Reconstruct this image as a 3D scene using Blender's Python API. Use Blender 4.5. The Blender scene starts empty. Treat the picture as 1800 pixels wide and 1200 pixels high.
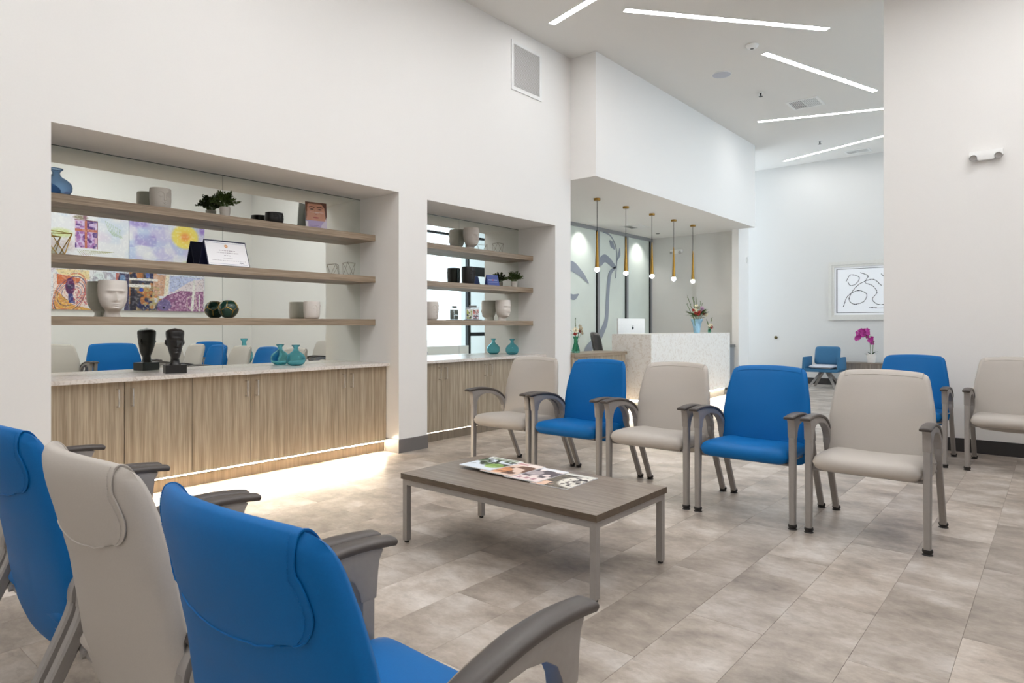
import bpy, bmesh, math, random
import numpy as np
from math import sin, cos, pi, radians
from mathutils import Vector, Matrix
random.seed(7); np.random.seed(7)
S = bpy.context.scene
C = S.collection

# ------------------------------------------------------------------ camera
TH = math.atan2(962, 1152)
cam = bpy.data.cameras.new('camera'); camo = bpy.data.objects.new('camera', cam); C.objects.link(camo)
camo.location = (0, 0, 1.2); camo.rotation_euler = (pi/2, 0, TH)
cam.sensor_width = 36; cam.lens = 36*1152/1800; cam.shift_y = -27/1800; cam.clip_start = .02
S.camera = camo
# ------------------------------------------------------------------ colour management, world, light levels
S.view_settings.view_transform = 'Standard'; S.view_settings.look = 'None'
S.view_settings.gamma = 1; S.view_settings.use_curve_mapping = False
S.view_settings.exposure = 1.1
W = bpy.data.worlds.new('sky'); S.world = W; W.use_nodes = True
wb = W.node_tree.nodes['Background']; wb.inputs[0].default_value = (.78, .89, 1, 1); wb.inputs[1].default_value = 2.0
LED = 30.0          # linear ceiling lights added out of view
LED_COL = (.975, .985, 1.0)
STRIP = 150.0        # warm strip under the long cabinets
SPOT = 12.0
LED_LOBBY = 12.5

# ------------------------------------------------------------------ materials
def lin(c):
    return tuple(((x/255)/12.92 if x <= 10 else (((x/255)+.055)/1.055)**2.4) for x in c) + (1,)
def mat(name, col, rough=.5, metal=0, **k):
    m = bpy.data.materials.new(name); m.use_nodes = True
    b = m.node_tree.nodes['Principled BSDF']
    b.inputs['Base Color'].default_value = lin(col); b.inputs['Roughness'].default_value = rough
    b.inputs['Metallic'].default_value = metal
    for a, v in k.items():
        b.inputs[{'spec': 'Specular IOR Level', 'trans': 'Transmission Weight', 'ior': 'IOR', 'coat': 'Coat Weight',
                  'sheen': 'Sheen Weight', 'alpha': 'Alpha'}[a]].default_value = v
    return m
def nn(m, t, **k):
    n = m.node_tree.nodes.new(t)
    for a, v in k.items(): setattr(n, a, v)
    return n
def noise_tint(m, scale, amount, detail=3, coord='Object', vec=(1, 1, 1), bump=0, bdist=.001):
    """multiplies the base colour by soft noise and adds fine relief"""
    nt = m.node_tree; L = nt.links; b = nt.nodes['Principled BSDF']
    if coord == 'Position': src = nn(m, 'ShaderNodeNewGeometry').outputs['Position']
    else: src = nn(m, 'ShaderNodeTexCoord').outputs[coord]
    mp = nn(m, 'ShaderNodeMapping'); mp.inputs['Scale'].default_value = vec; L.new(src, mp.inputs[0])
    n = nn(m, 'ShaderNodeTexNoise'); n.inputs['Scale'].default_value = scale; n.inputs['Detail'].default_value = detail
    L.new(mp.outputs[0], n.inputs['Vector'])
    if amount:
        r = nn(m, 'ShaderNodeMapRange'); r.inputs[3].default_value = 1-amount; r.inputs[4].default_value = 1+amount
        r.inputs[1].default_value = .3; r.inputs[2].default_value = .7
        L.new(n.outputs['Fac'], r.inputs[0])
        mx = nn(m, 'ShaderNodeVectorMath', operation='SCALE'); mx.inputs[0].default_value = b.inputs['Base Color'].default_value[:3]
        L.new(r.outputs[0], mx.inputs['Scale']); L.new(mx.outputs[0], b.inputs['Base Color'])
    if bump:
        bp = nn(m, 'ShaderNodeBump'); bp.inputs['Strength'].default_value = bump; bp.inputs['Distance'].default_value = bdist
        L.new(n.outputs['Fac'], bp.inputs['Height']); L.new(bp.outputs[0], b.inputs['Normal'])
    return m
def emis(name, col, s):
    m = bpy.data.materials.new(name); m.use_nodes = True
    b = m.node_tree.nodes['Principled BSDF']; b.inputs['Base Color'].default_value = (.8, .8, .8, 1)
    b.inputs['Emission Color'].default_value = (*col, 1); b.inputs['Emission Strength'].default_value = s
    return m
def wood(name, cols, vec, rough=.42, seed=0.):
    m = mat(name, cols[0], rough); nt = m.node_tree; L = nt.links; b = nt.nodes['Principled BSDF']
    g = nn(m, 'ShaderNodeNewGeometry'); oi = nn(m, 'ShaderNodeObjectInfo')
    sc = nn(m, 'ShaderNodeMath', operation='MULTIPLY'); sc.inputs[1].default_value = 13.7; L.new(oi.outputs['Random'], sc.inputs[0])
    ad = nn(m, 'ShaderNodeVectorMath', operation='ADD'); L.new(g.outputs['Position'], ad.inputs[0]); L.new(sc.outputs[0], ad.inputs[1])
    fs = []
    for k, (mul, det) in enumerate(((1, 4), (4.5, 2))):
        mp = nn(m, 'ShaderNodeMapping'); mp.inputs['Scale'].default_value = [v*mul for v in vec]; L.new(ad.outputs[0], mp.inputs[0])
        n = nn(m, 'ShaderNodeTexNoise'); n.inputs['Scale'].default_value = 1; n.inputs['Detail'].default_value = det
        L.new(mp.outputs[0], n.inputs['Vector']); fs.append(n)
    av = nn(m, 'ShaderNodeMath', operation='ADD'); L.new(fs[0].outputs['Fac'], av.inputs[0]); L.new(fs[1].outputs['Fac'], av.inputs[1])
    r = nn(m, 'ShaderNodeValToRGB'); r.color_ramp.elements[0].position = .36; r.color_ramp.elements[1].position = .64
    r.color_ramp.elements[0].color = lin(cols[1]); r.color_ramp.elements[1].color = lin(cols[2])
    e = r.color_ramp.elements.new(.5); e.color = lin(cols[0])
    h = nn(m, 'ShaderNodeMath', operation='MULTIPLY'); h.inputs[1].default_value = .5; L.new(av.outputs[0], h.inputs[0])
    L.new(h.outputs[0], r.inputs[0]); L.new(r.outputs[0], b.inputs['Base Color'])
    return m
def stone(name, base, speck, scale=38, rough=.22):
    m = mat(name, base, rough); nt = m.node_tree; L = nt.links; b = nt.nodes['Principled BSDF']
    g = nn(m, 'ShaderNodeNewGeometry')
    n = nn(m, 'ShaderNodeTexNoise'); n.inputs['Scale'].default_value = scale; n.inputs['Detail'].default_value = 5; n.inputs['Distortion'].default_value = 1.2
    L.new(g.outputs['Position'], n.inputs['Vector'])
    r = nn(m, 'ShaderNodeValToRGB'); r.color_ramp.elements[0].position = .36; r.color_ramp.elements[1].position = .5
    r.color_ramp.elements[0].color = lin(speck); r.color_ramp.elements[1].color = lin(base)
    L.new(n.outputs['Fac'], r.inputs[0]); L.new(r.outputs[0], b.inputs['Base Color'])
    return m
def floor_mat():
    m = mat('stone_look_tile', (176, 163, 151), .38); nt = m.node_tree; L = nt.links; b = nt.nodes['Principled BSDF']
    g = nn(m, 'ShaderNodeNewGeometry'); oi = nn(m, 'ShaderNodeObjectInfo')
    rs = nn(m, 'ShaderNodeMath', operation='ADD'); L.new(g.outputs['Random Per Island'], rs.inputs[0]); L.new(oi.outputs['Random'], rs.inputs[1])
    fr = nn(m, 'ShaderNodeMath', operation='FRACT'); L.new(rs.outputs[0], fr.inputs[0])
    of = nn(m, 'ShaderNodeVectorMath', operation='SCALE'); of.inputs[0].default_value = (31, 17, 9); L.new(rs.outputs[0], of.inputs['Scale'])
    ad = nn(m, 'ShaderNodeVectorMath', operation='ADD'); L.new(g.outputs['Position'], ad.inputs[0]); L.new(of.outputs[0], ad.inputs[1])
    def nz(sc, det, dis, vec=(1, 1, 1)):
        mp = nn(m, 'ShaderNodeMapping'); mp.inputs['Scale'].default_value = vec; L.new(ad.outputs[0], mp.inputs[0])
        n = nn(m, 'ShaderNodeTexNoise'); n.inputs['Scale'].default_value = sc; n.inputs['Detail'].default_value = det; n.inputs['Distortion'].default_value = dis
        n.inputs['Roughness'].default_value = .68
        L.new(mp.outputs[0], n.inputs['Vector']); return n
    a = nz(3.4, 9, .12, (.7, 1, 1)); c = nz(13, 10, .35, (.55, 1, 1)); fine = nz(60, 6, 0, (.6, 1, 1))
    r = nn(m, 'ShaderNodeValToRGB'); E = r.color_ramp.elements
    E[0].position = .34; E[0].color = lin((136, 125, 115)); E[1].position = .66; E[1].color = lin((202, 194, 186))
    e = E.new(.5); e.color = lin((172, 160, 148))
    L.new(a.outputs['Fac'], r.inputs[0])
    r2 = nn(m, 'ShaderNodeValToRGB'); E = r2.color_ramp.elements
    E[0].position = .30; E[0].color = (.70, .69, .68, 1); E[1].position = .44; E[1].color = (1, 1, 1, 1)
    L.new(c.outputs['Fac'], r2.inputs[0])
    mu = nn(m, 'ShaderNodeMix', data_type='RGBA', blend_type='MULTIPLY'); mu.inputs[0].default_value = .8
    L.new(r.outputs[0], mu.inputs[6]); L.new(r2.outputs[0], mu.inputs[7])
    tr = nn(m, 'ShaderNodeMapRange'); tr.inputs[3].default_value = .84; tr.inputs[4].default_value = 1.1; L.new(fr.outputs[0], tr.inputs[0])
    fr2 = nn(m, 'ShaderNodeMapRange'); fr2.inputs[1].default_value = .3; fr2.inputs[2].default_value = .7; fr2.inputs[3].default_value = .92; fr2.inputs[4].default_value = 1.08; L.new(fine.outputs['Fac'], fr2.inputs[0])
    mm = nn(m, 'ShaderNodeMath', operation='MULTIPLY'); L.new(tr.outputs[0], mm.inputs[0]); L.new(fr2.outputs[0], mm.inputs[1])
    fin = nn(m, 'ShaderNodeVectorMath', operation='SCALE'); L.new(mu.outputs[2], fin.inputs[0]); L.new(mm.outputs[0], fin.inputs['Scale'])
    L.new(fin.outputs[0], b.inputs['Base Color'])
    rr = nn(m, 'ShaderNodeMapRange'); rr.inputs[3].default_value = .28; rr.inputs[4].default_value = .48; L.new(c.outputs['Fac'], rr.inputs[0])
    L.new(rr.outputs[0], b.inputs['Roughness'])
    return m
def print_mat():
    m = mat('printed_colour', (255, 255, 255), .35); a = nn(m, 'ShaderNodeVertexColor'); a.layer_name = 'print'
    m.node_tree.links.new(a.outputs[0], m.node_tree.nodes['Principled BSDF'].inputs['Base Color']); return m

M = {}
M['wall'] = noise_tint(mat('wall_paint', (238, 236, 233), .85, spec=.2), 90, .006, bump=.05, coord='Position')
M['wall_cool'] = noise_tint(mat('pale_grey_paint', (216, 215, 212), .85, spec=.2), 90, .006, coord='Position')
M['ceiling'] = noise_tint(mat('ceiling_paint', (232, 230, 226), .9, spec=.1), 70, .006, coord='Position')
M['door'] = wood('laminate_vertical_grain', ((162, 147, 126), (138, 123, 102), (186, 172, 149)), (38, 38, .9))
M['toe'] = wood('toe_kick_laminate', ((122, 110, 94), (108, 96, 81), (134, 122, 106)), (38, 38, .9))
M['shelf'] = wood('laminate_long_grain', ((152, 134, 114), (128, 110, 91), (174, 156, 135)), (45, 1.1, 45))
M['table'] = wood('grey_oak_laminate', ((128, 115, 103), (104, 91, 80), (150, 137, 124)), (1.6, 60, 60), .36)
M['edge'] = wood('dark_edge_band', ((92, 78, 64), (80, 67, 55), (102, 88, 73)), (4, 40, 40), .4)
M['quartz'] = stone('speckled_quartz', (228, 221, 214), (208, 198, 188), 40)
M['desk'] = stone('veined_quartz', (240, 237, 232), (225, 218, 209), 24, .3)
M['base'] = noise_tint(mat('vinyl_baseboard', (112, 108, 106), .5), 30, .02)
M['base_dark'] = mat('charcoal_baseboard', (52, 50, 50), .5)
M['tile'] = floor_mat()
M['grout'] = noise_tint(mat('tile_joint', (132, 120, 110), .8), 40, .05, coord='Position')
M['blue'] = noise_tint(mat('royal_blue_vinyl', (0, 99, 166), .5, spec=.22), 260, .03, bump=.05)
M['blue2'] = noise_tint(mat('steel_blue_fabric', (48, 104, 142), .7), 200, .05)
M['greyv'] = noise_tint(mat('warm_grey_vinyl', (185, 178, 170), .46, spec=.4), 260, .02, bump=.05)
M['cushion'] = noise_tint(mat('pale_grey_fabric', (200, 203, 212), .8), 200, .03)
M['metal'] = noise_tint(mat('champagne_painted_metal', (152, 147, 143), .4, .2), 60, .03)
M['pad'] = noise_tint(mat('dark_taupe_urethane', (74, 67, 63), .42), 150, .03)
M['glide'] = mat('black_rubber', (34, 31, 30), .6)
M['steel'] = noise_tint(mat('brushed_nickel', (222, 216, 208), .22, .75), 80, .03)
M['white'] = noise_tint(mat('white_plastic', (240, 240, 238), .4), 40, .01)
M['whitem'] = noise_tint(mat('white_painted_metal', (236, 236, 234), .45), 40, .01)
M['ceram'] = noise_tint(mat('matte_white_ceramic', (226, 219, 212), .55), 30, .02)
M['ceramg'] = noise_tint(mat('pale_grey_ceramic', (205, 200, 192), .55), 30, .02)
M['black'] = noise_tint(mat('black_ceramic', (26, 24, 24), .3), 20, .06)
M['blackm'] = mat('black_aluminium', (38, 38, 40), .4, .3)
M['grey_al'] = noise_tint(mat('grey_aluminium', (150, 153, 157), .4, .2), 40, .02)
M['brass'] = noise_tint(mat('aged_brass', (164, 126, 62), .3, 1), 90, .06)
M['gold'] = mat('gold_wire', (205, 165, 80), .3, 1)
M['bronze'] = mat('dark_bronze_wire', (110, 100, 70), .35, .8)
M['leaf'] = noise_tint(mat('small_green_leaf', (72, 92, 40), .5), 25, .3)
M['leafd'] = noise_tint(mat('dark_green_leaf', (38, 62, 36), .5), 25, .2)
M['stem'] = mat('green_stem', (96, 122, 62), .6)
M['red'] = noise_tint(mat('red_petal', (176, 48, 42), .6), 60, .15)
M['cream'] = noise_tint(mat('cream_petal', (244, 236, 210), .6), 60, .04)
M['pink'] = noise_tint(mat('pink_petal', (214, 168, 208), .6), 60, .06)
M['magenta'] = noise_tint(mat('magenta_petal', (168, 34, 132), .5), 60, .15)
M['navy'] = noise_tint(mat('navy_card', (28, 32, 72), .5), 40, .04)
M['paper'] = noise_tint(mat('white_paper', (240, 240, 242), .6), 40, .01)
M['bluecard'] = noise_tint(mat('blue_card', (74, 92, 158), .5), 30, .04)
M['print'] = print_mat()
M['frame'] = noise_tint(mat('silver_white_frame', (214, 212, 206), .4), 30, .03)
M['decal'] = mat('grey_vinyl_decal', (146, 154, 166), .6)
M['dim'] = mat('mid_grey', (120, 120, 118), .7)  # even mid grey for plinth, caps and small parts
M['green_gl'] = noise_tint(mat('dark_green_glaze', (14, 58, 50), .12, coat=.6), 14, .5)
def glass(name, col, dcol, rough=.02):
    m = bpy.data.materials.new(name); m.use_nodes = True; nt = m.node_tree; nt.nodes.clear()
    o = nt.nodes.new('ShaderNodeOutputMaterial'); g = nt.nodes.new('ShaderNodeBsdfGlass'); g.inputs['Color'].default_value = lin(col)
    g.inputs['Roughness'].default_value = rough; g.inputs['IOR'].default_value = 1.18
    d = nt.nodes.new('ShaderNodeBsdfDiffuse'); d.inputs[0].default_value = lin(dcol)
    mx = nt.nodes.new('ShaderNodeMixShader'); lw = nt.nodes.new('ShaderNodeLayerWeight'); lw.inputs[0].default_value = .35
    mp = nt.nodes.new('ShaderNodeMapRange'); mp.inputs[3].default_value = .04; mp.inputs[4].default_value = .26
    nt.links.new(lw.outputs['Facing'], mp.inputs[0]); nt.links.new(mp.outputs[0], mx.inputs[0])
    nt.links.new(g.outputs[0], mx.inputs[1]); nt.links.new(d.outputs[0], mx.inputs[2]); nt.links.new(mx.outputs[0], o.inputs[0])
    return m
M['teal'] = glass('teal_glass', (212, 241, 245), (105, 196, 210)); M['bgl'] = glass('smoky_blue_glass', (212, 225, 238), (125, 155, 195)); M['green_glass'] = glass('sea_green_glass', (196, 234, 222), (100, 180, 160))
M['acrylic'] = mat('clear_acrylic', (235, 240, 244), .1, alpha=.35)
M['amber'] = mat('amber_tinted_pane', (206, 196, 120), .15, alpha=.35)
M['bluevase'] = noise_tint(mat('marbled_blue_glaze', (150, 190, 212), .2), 18, .35, vec=(1, 1, .4))
def mirror_mat():
    m = mat('silvered_mirror', (240, 245, 240), 0.0, 1); return m
M['mirror'] = mirror_mat()
M['mirror_edge'] = mat('mirror_edge_green', (70, 84, 78), .3)
def frosted():
    m = mat('frosted_green_glass', (218, 227, 220), .32); return noise_tint(m, 2, .03, coord='Position')
M['frost'] = frosted()
def clearpane():
    m = bpy.data.materials.new('clear_window_glass'); m.use_nodes = True; nt = m.node_tree; nt.nodes.clear()
    o = nt.nodes.new('ShaderNodeOutputMaterial'); t = nt.nodes.new('ShaderNodeBsdfTransparent'); g = nt.nodes.new('ShaderNodeBsdfGlossy')
    t.inputs[0].default_value = (.94, .97, .98, 1); g.inputs['Roughness'].default_value = 0
    mx = nt.nodes.new('ShaderNodeMixShader'); mx.inputs[0].default_value = .05
    nt.links.new(t.outputs[0], mx.inputs[1]); nt.links.new(g.outputs[0], mx.inputs[2]); nt.links.new(mx.outputs[0], o.inputs[0])
    return m
M['pane'] = clearpane()
M['led'] = emis('added_led_diffuser', LED_COL, LED)
M['led_lobby'] = emis('led_diffuser_lobby', LED_COL, LED_LOBBY)
M['strip'] = emis('warm_led_strip', (1, .85, .64), STRIP)
M['strip_dim'] = emis('dim_led_chips', (1, .88, .72), 3.0)
M['bulb'] = emis('lit_globe', (1, .95, .88), 58.0)
M['lens'] = mat('lamp_lens', (176, 172, 168), .3)

# ------------------------------------------------------------------ mesh helpers
def finish(bm, name, m, parent=None, loc=(0, 0, 0), rot=(0, 0, 0), sharp=38, smooth=True, bevel=0, mats=None):
    if bevel:
        bmesh.ops.bevel(bm, geom=[e for e in bm.edges if e.is_manifold and e.calc_face_angle(0) > .5], offset=bevel, segments=2, profile=.6, affect='EDGES', clamp_overlap=True)
    bm.normal_update()
    if smooth:
        for f in bm.faces: f.smooth = True
        a = radians(sharp)
        for e in bm.edges:
            if e.is_manifold and e.calc_face_angle(0) > a: e.smooth = False
    me = bpy.data.meshes.new(name); bm.to_mesh(me); bm.free()
    for x in (mats or [m]): me.materials.append(x)
    o = bpy.data.objects.new(name, me); C.objects.link(o); o.location = loc; o.rotation_euler = rot
    if parent: o.parent = parent
    return o
def B(): return bmesh.new()
def box(bm, x0, x1, y0, y1, z0, z1, mi=0):
    v = [bm.verts.new(p) for p in ((x0, y0, z0), (x1, y0, z0), (x1, y1, z0), (x0, y1, z0), (x0, y0, z1), (x1, y0, z1), (x1, y1, z1), (x0, y1, z1))]
    for q in ((0, 3, 2, 1), (4, 5, 6, 7), (0, 1, 5, 4), (1, 2, 6, 5), (2, 3, 7, 6), (3, 0, 4, 7)):
        f = bm.faces.new([v[i] for i in q]); f.material_index = mi
    return v
def bx(name, m, d, parent=None, bevel=0, **k):
    b = B(); box(b, *d); return finish(b, name, m, parent, bevel=bevel, **k)
def lathe(bm, prof, seg=24, cx=0, cy=0, close=True, sx=1, sy=1):
    rings = []
    for r, z in prof:
        if r < 1e-5: rings.append([bm.verts.new((cx, cy, z))])
        else: rings.append([bm.verts.new((cx+r*sx*cos(2*pi*i/seg), cy+r*sy*sin(2*pi*i/seg), z)) for i in range(seg)])
    for a, b in zip(rings, rings[1:]):
        for i in range(seg):
            j = (i+1) % seg
            if len(a) == 1 and len(b) == 1: continue
            if len(a) == 1: bm.faces.new((a[0], b[j], b[i]))
            elif len(b) == 1: bm.faces.new((a[i], a[j], b[0]))
            else: bm.faces.new((a[i], a[j], b[j], b[i]))
    if close:
        if len(rings[0]) > 1: bm.faces.new(rings[0][::-1])
        if len(rings[-1]) > 1: bm.faces.new(rings[-1])
def tube(bm, pts, r, seg=6, cap=True):
    pts = [Vector(p) for p in pts]; n = len(pts); rr = r if isinstance(r, (list, tuple)) else [r]*n
    rings = []; up = None
    for i, p in enumerate(pts):
        t = (pts[min(i+1, n-1)]-pts[max(i-1, 0)])
        if t.length < 1e-9: t = Vector((0, 0, 1))
        t.normalize()
        if up is None: up = Vector((0, 0, 1)) if abs(t.z) < .9 else Vector((1, 0, 0))
        a = t.cross(up)
        if a.length < 1e-6: a = t.cross(Vector((0, 1, 0)))
        a.normalize(); b = a.cross(t).normalized(); up = b
        rings.append([bm.verts.new(p+(a*cos(2*pi*k/seg)+b*sin(2*pi*k/seg))*rr[i]) for k in range(seg)])
    for A, Bq in zip(rings, rings[1:]):
        for k in range(seg): bm.faces.new((A[k], Bq[k], Bq[(k+1) % seg], A[(k+1) % seg]))
    if cap: bm.faces.new(rings[0]); bm.faces.new(rings[-1][::-1])
def loft(bm, rings, cap=True):
    V = [[bm.verts.new(p) for p in r] for r in rings]; n = len(V[0])
    for a, b in zip(V, V[1:]):
        for k in range(n): bm.faces.new((a[k], a[(k+1) % n], b[(k+1) % n], b[k]))
    if cap: bm.faces.new(V[0][::-1]); bm.faces.new(V[-1])
    bmesh.ops.recalc_face_normals(bm, faces=bm.faces)
def smoothpath(pts, n=6):
    """Catmull-Rom through the points"""
    P = [Vector(p) for p in pts]; P = [P[0]*2-P[1]]+P+[P[-1]*2-P[-2]]; out = []
    for i in range(1, len(P)-2):
        for k in range(n):
            t = k/n; a, b, c, d = P[i-1:i+3]
            out.append(.5*((2*b)+(c-a)*t+(2*a-5*b+4*c-d)*t*t+(3*b-a-3*c+d)*t**3))
    out.append(P[-2]); return out
def prism(bm, pts, axis, a, b):
    """polygon in the plane normal to axis (0=x: pts are (y,z); 1=y: (x,z); 2=z: (x,y)) extruded a..b"""
    def P(p, h): return {0: (h, p[0], p[1]), 1: (p[0], h, p[1]), 2: (p[0], p[1], h)}[axis]
    A = [bm.verts.new(P(p, a)) for p in pts]; Q = [bm.verts.new(P(p, b)) for p in pts]; n = len(pts)
    bm.faces.new(A[::-1]); bm.faces.new(Q)
    for i in range(n): bm.faces.new((A[i], A[(i+1) % n], Q[(i+1) % n], Q[i]))
    bmesh.ops.recalc_face_normals(bm, faces=bm.faces)
def empty(name, loc=(0, 0, 0), rz=0):
    o = bpy.data.objects.new(name, None); C.objects.link(o); o.empty_display_size = .1
    o.location = loc; o.rotation_euler = (0, 0, rz); return o
def tag(o, label, cat, group=None, kind=None):
    if label: o['label'] = label
    if cat: o['category'] = cat
    if group: o['group'] = group
    if kind: o['kind'] = kind
    return o
def thing(name, label, cat, loc=(0, 0, 0), rz=0, group=None): return tag(empty(name, loc, rz), label, cat, group)
def struct(o, label=None):
    o['kind'] = 'structure'
    if label: o['label'] = label
    return o
def dup(root, loc, rz=0, label=None):
    r = root.copy(); C.objects.link(r); r.location = loc; r.rotation_euler = (0, 0, rz)
    if label: r['label'] = label
    for ch in list(root.children):
        c = ch.copy(); C.objects.link(c); c.parent = r
        for g in list(ch.children):
            d = g.copy(); C.objects.link(d); d.parent = c
    return r
def ss(a, b, x):
    t = min(1, max(0, (x-a)/(b-a))); return t*t*(3-2*t)
def interp(x, tab):
    if x <= tab[0][0]: return tab[0][1]
    for (a, va), (b, vb) in zip(tab, tab[1:]):
        if x <= b: return va+(vb-va)*(x-a)/(b-a)
    return tab[-1][1]
def cosgrid(n): return [-cos(pi*i/n)*.55+.45*(-1+2*i/n) for i in range(n+1)]
def pillow(fn, n=20, m=20, expn=7, edge=8):
    """closed cushion: fn(s, t, h, side) -> point; s,t in a rounded square, h = edge fall-off 0..1, side +1/-1"""
    bm = B(); S_, T_ = cosgrid(n), cosgrid(m); top = {}; bot = {}
    for i, s in enumerate(S_):
        for j, t in enumerate(T_):
            mm = max(abs(s), abs(t)); q = mm/((abs(s)**expn+abs(t)**expn)**(1/expn)) if mm > 1e-9 else 1
            h = max(0, 1-mm**edge)**.5
            a, b = s*q, t*q
            top[i, j] = bm.verts.new(fn(a, b, h, 1))
            bd = i in (0, n) or j in (0, m)
            bot[i, j] = top[i, j] if bd else bm.verts.new(fn(a, b, h, -1))
    for i in range(n):
        for j in range(m):
            bm.faces.new((top[i, j], top[i+1, j], top[i+1, j+1], top[i, j+1]))
            f = (bot[i, j], bot[i, j+1], bot[i+1, j+1], bot[i+1, j])
            if len(set(f)) == 4:
                try: bm.faces.new(f)
                except ValueError: pass
    bmesh.ops.recalc_face_normals(bm, faces=bm.faces)
    return bm

# ------------------------------------------------------------------ room shell
XW = -4.79; XM = -5.38; ZC = 4.61; Y1a, Y1b = 1.285, 4.067; Y2a, Y2b = 4.43, 6.571; YS = 6.903
XB = -5.5
# floor: slab and tiles
fl = bx('floor', M['grout'], (-7.2, 3.4, -2.7, 15.0, -.12, -.002)); struct(fl)
TW, TL, TT = .2993, .941, .004
tb = B(); box(tb, .0005, TW-.0005, .0005, TL-.0005, -TT, 0); tb.normal_update()
tile_me = bpy.data.meshes.new('tile'); 
bmesh.ops.bevel(tb, geom=[e for e in tb.edges if all(v.co.z > -.001 for v in e.verts)], offset=.0006, segments=1, affect='EDGES')
tb.to_mesh(tile_me); tb.free(); tile_me.materials.append(M['tile'])
cells = []
for k in range(-15, 13):
    x0 = -.586+k*TW; off = 3.053 if k % 2 == 1 else 3.523
    for j in range(-7, 14):
        y0 = off+j*TL
        if y0+TL < -2.6 or y0 > 14.9 or x0 > 3.2 or x0+TW < -5.02 and y0+TL < 6.9: continue
        cx, cy = x0+TW/2, y0+TL/2
        D = -sin(TH)*cx+cos(TH)*cy; R_ = cos(TH)*cx+sin(TH)*cy
        vis = D > 1.6 and abs(R_/D) < .86
        if vis and cy > 7.6 and cx > -1.3: vis = False
        cells.append((0 if vis else 1, D, x0, y0))
for k in range(-22, -15):
    x0 = -.586+k*TW; off = 3.053 if k % 2 == 1 else 3.523
    for j in range(3, 13): cells.append((1, 20, x0, off+j*TL))
cells.sort()
rest = B()
for i, (v, D, x0, y0) in enumerate(cells):
    if v == 0 and i < 290:
        o = bpy.data.objects.new('tile', tile_me); C.objects.link(o); o.location = (x0, y0, 0); o.parent = fl
    else: box(rest, x0+.0005, x0+TW-.0005, y0+.0005, y0+TL-.0005, -TT, 0)
rt = finish(rest, 'outlying_tile', M['tile'], fl, smooth=False); rt['kind'] = 'stuff'

# left wall with its two display niches
b = B()
for y0, y1, z0, z1 in ((-2.6, Y1a, 0, ZC), (Y1a, Y1b, 2.465, ZC), (Y1b, Y2a, 0, ZC), (Y2a, Y2b, 2.447, ZC), (Y2b, YS, 0, ZC)):
    box(b, XB, XW, y0, y1, z0, z1)
box(b, XB-.1, XB, -2.6, YS, 0, ZC)
struct(finish(b, 'wall_left', M['wall'], smooth=False))
struct(bx('ceiling', M['ceiling'], (-7.2, 3.4, -2.7, 15.0, ZC, ZC+.12)))
struct(bx('wall_right', M['wall'], (3.2, 3.35, -2.6, 7.77, 0, ZC)))
struct(bx('wall_front', M['wall'], (-5.6, 3.35, -2.75, -2.6, 0, ZC)))
struct(bx('wall_back', M['wall'], (-1.378, 3.2, 7.57, 7.77, 0, ZC), bevel=.004))
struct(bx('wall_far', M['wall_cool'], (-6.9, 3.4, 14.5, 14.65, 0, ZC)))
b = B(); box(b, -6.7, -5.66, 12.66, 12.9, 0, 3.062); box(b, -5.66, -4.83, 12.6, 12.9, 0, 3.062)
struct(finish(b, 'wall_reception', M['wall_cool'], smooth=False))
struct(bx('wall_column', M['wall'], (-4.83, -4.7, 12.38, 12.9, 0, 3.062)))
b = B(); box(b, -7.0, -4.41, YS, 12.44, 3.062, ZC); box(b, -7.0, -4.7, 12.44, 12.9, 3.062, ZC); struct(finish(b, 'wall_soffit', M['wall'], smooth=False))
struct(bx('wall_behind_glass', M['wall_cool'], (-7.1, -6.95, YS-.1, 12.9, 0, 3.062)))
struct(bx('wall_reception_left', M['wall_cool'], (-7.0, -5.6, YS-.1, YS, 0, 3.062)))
# baseboards
def baseb(name, d, m='base'): struct(bx(name, M[m], d, bevel=.002))
baseb('baseboard_left', (XW, XW+.012, Y1b-.001, Y2a+.001, 0, .128))
baseb('baseboard_niche', (XW-.19, XW+.012, Y1b-.012, Y1b, 0, .128))
baseb('baseboard_near', (XW, XW+.012, -2.6, Y1a, 0, .128))
baseb('baseboard_pier', (XW, XW+.012, Y2b, YS+.0, 0, .128))
baseb('baseboard_back', (-1.378, 3.2, 7.558, 7.57, 0, .128), 'base_dark')
baseb('baseboard_far', (-6.9, 2.0, 14.488, 14.5, 0, .128), 'base_dark')
baseb('baseboard_right', (3.188, 3.2, -2.6, 7.558, 0, .128), 'base_dark')
baseb('baseboard_column', (-4.84, -4.69, 12.366, 12.38, 0, .128))
baseb('baseboard_column_side', (-4.70, -4.688, 12.366, 12.9, 0, .128))

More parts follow.
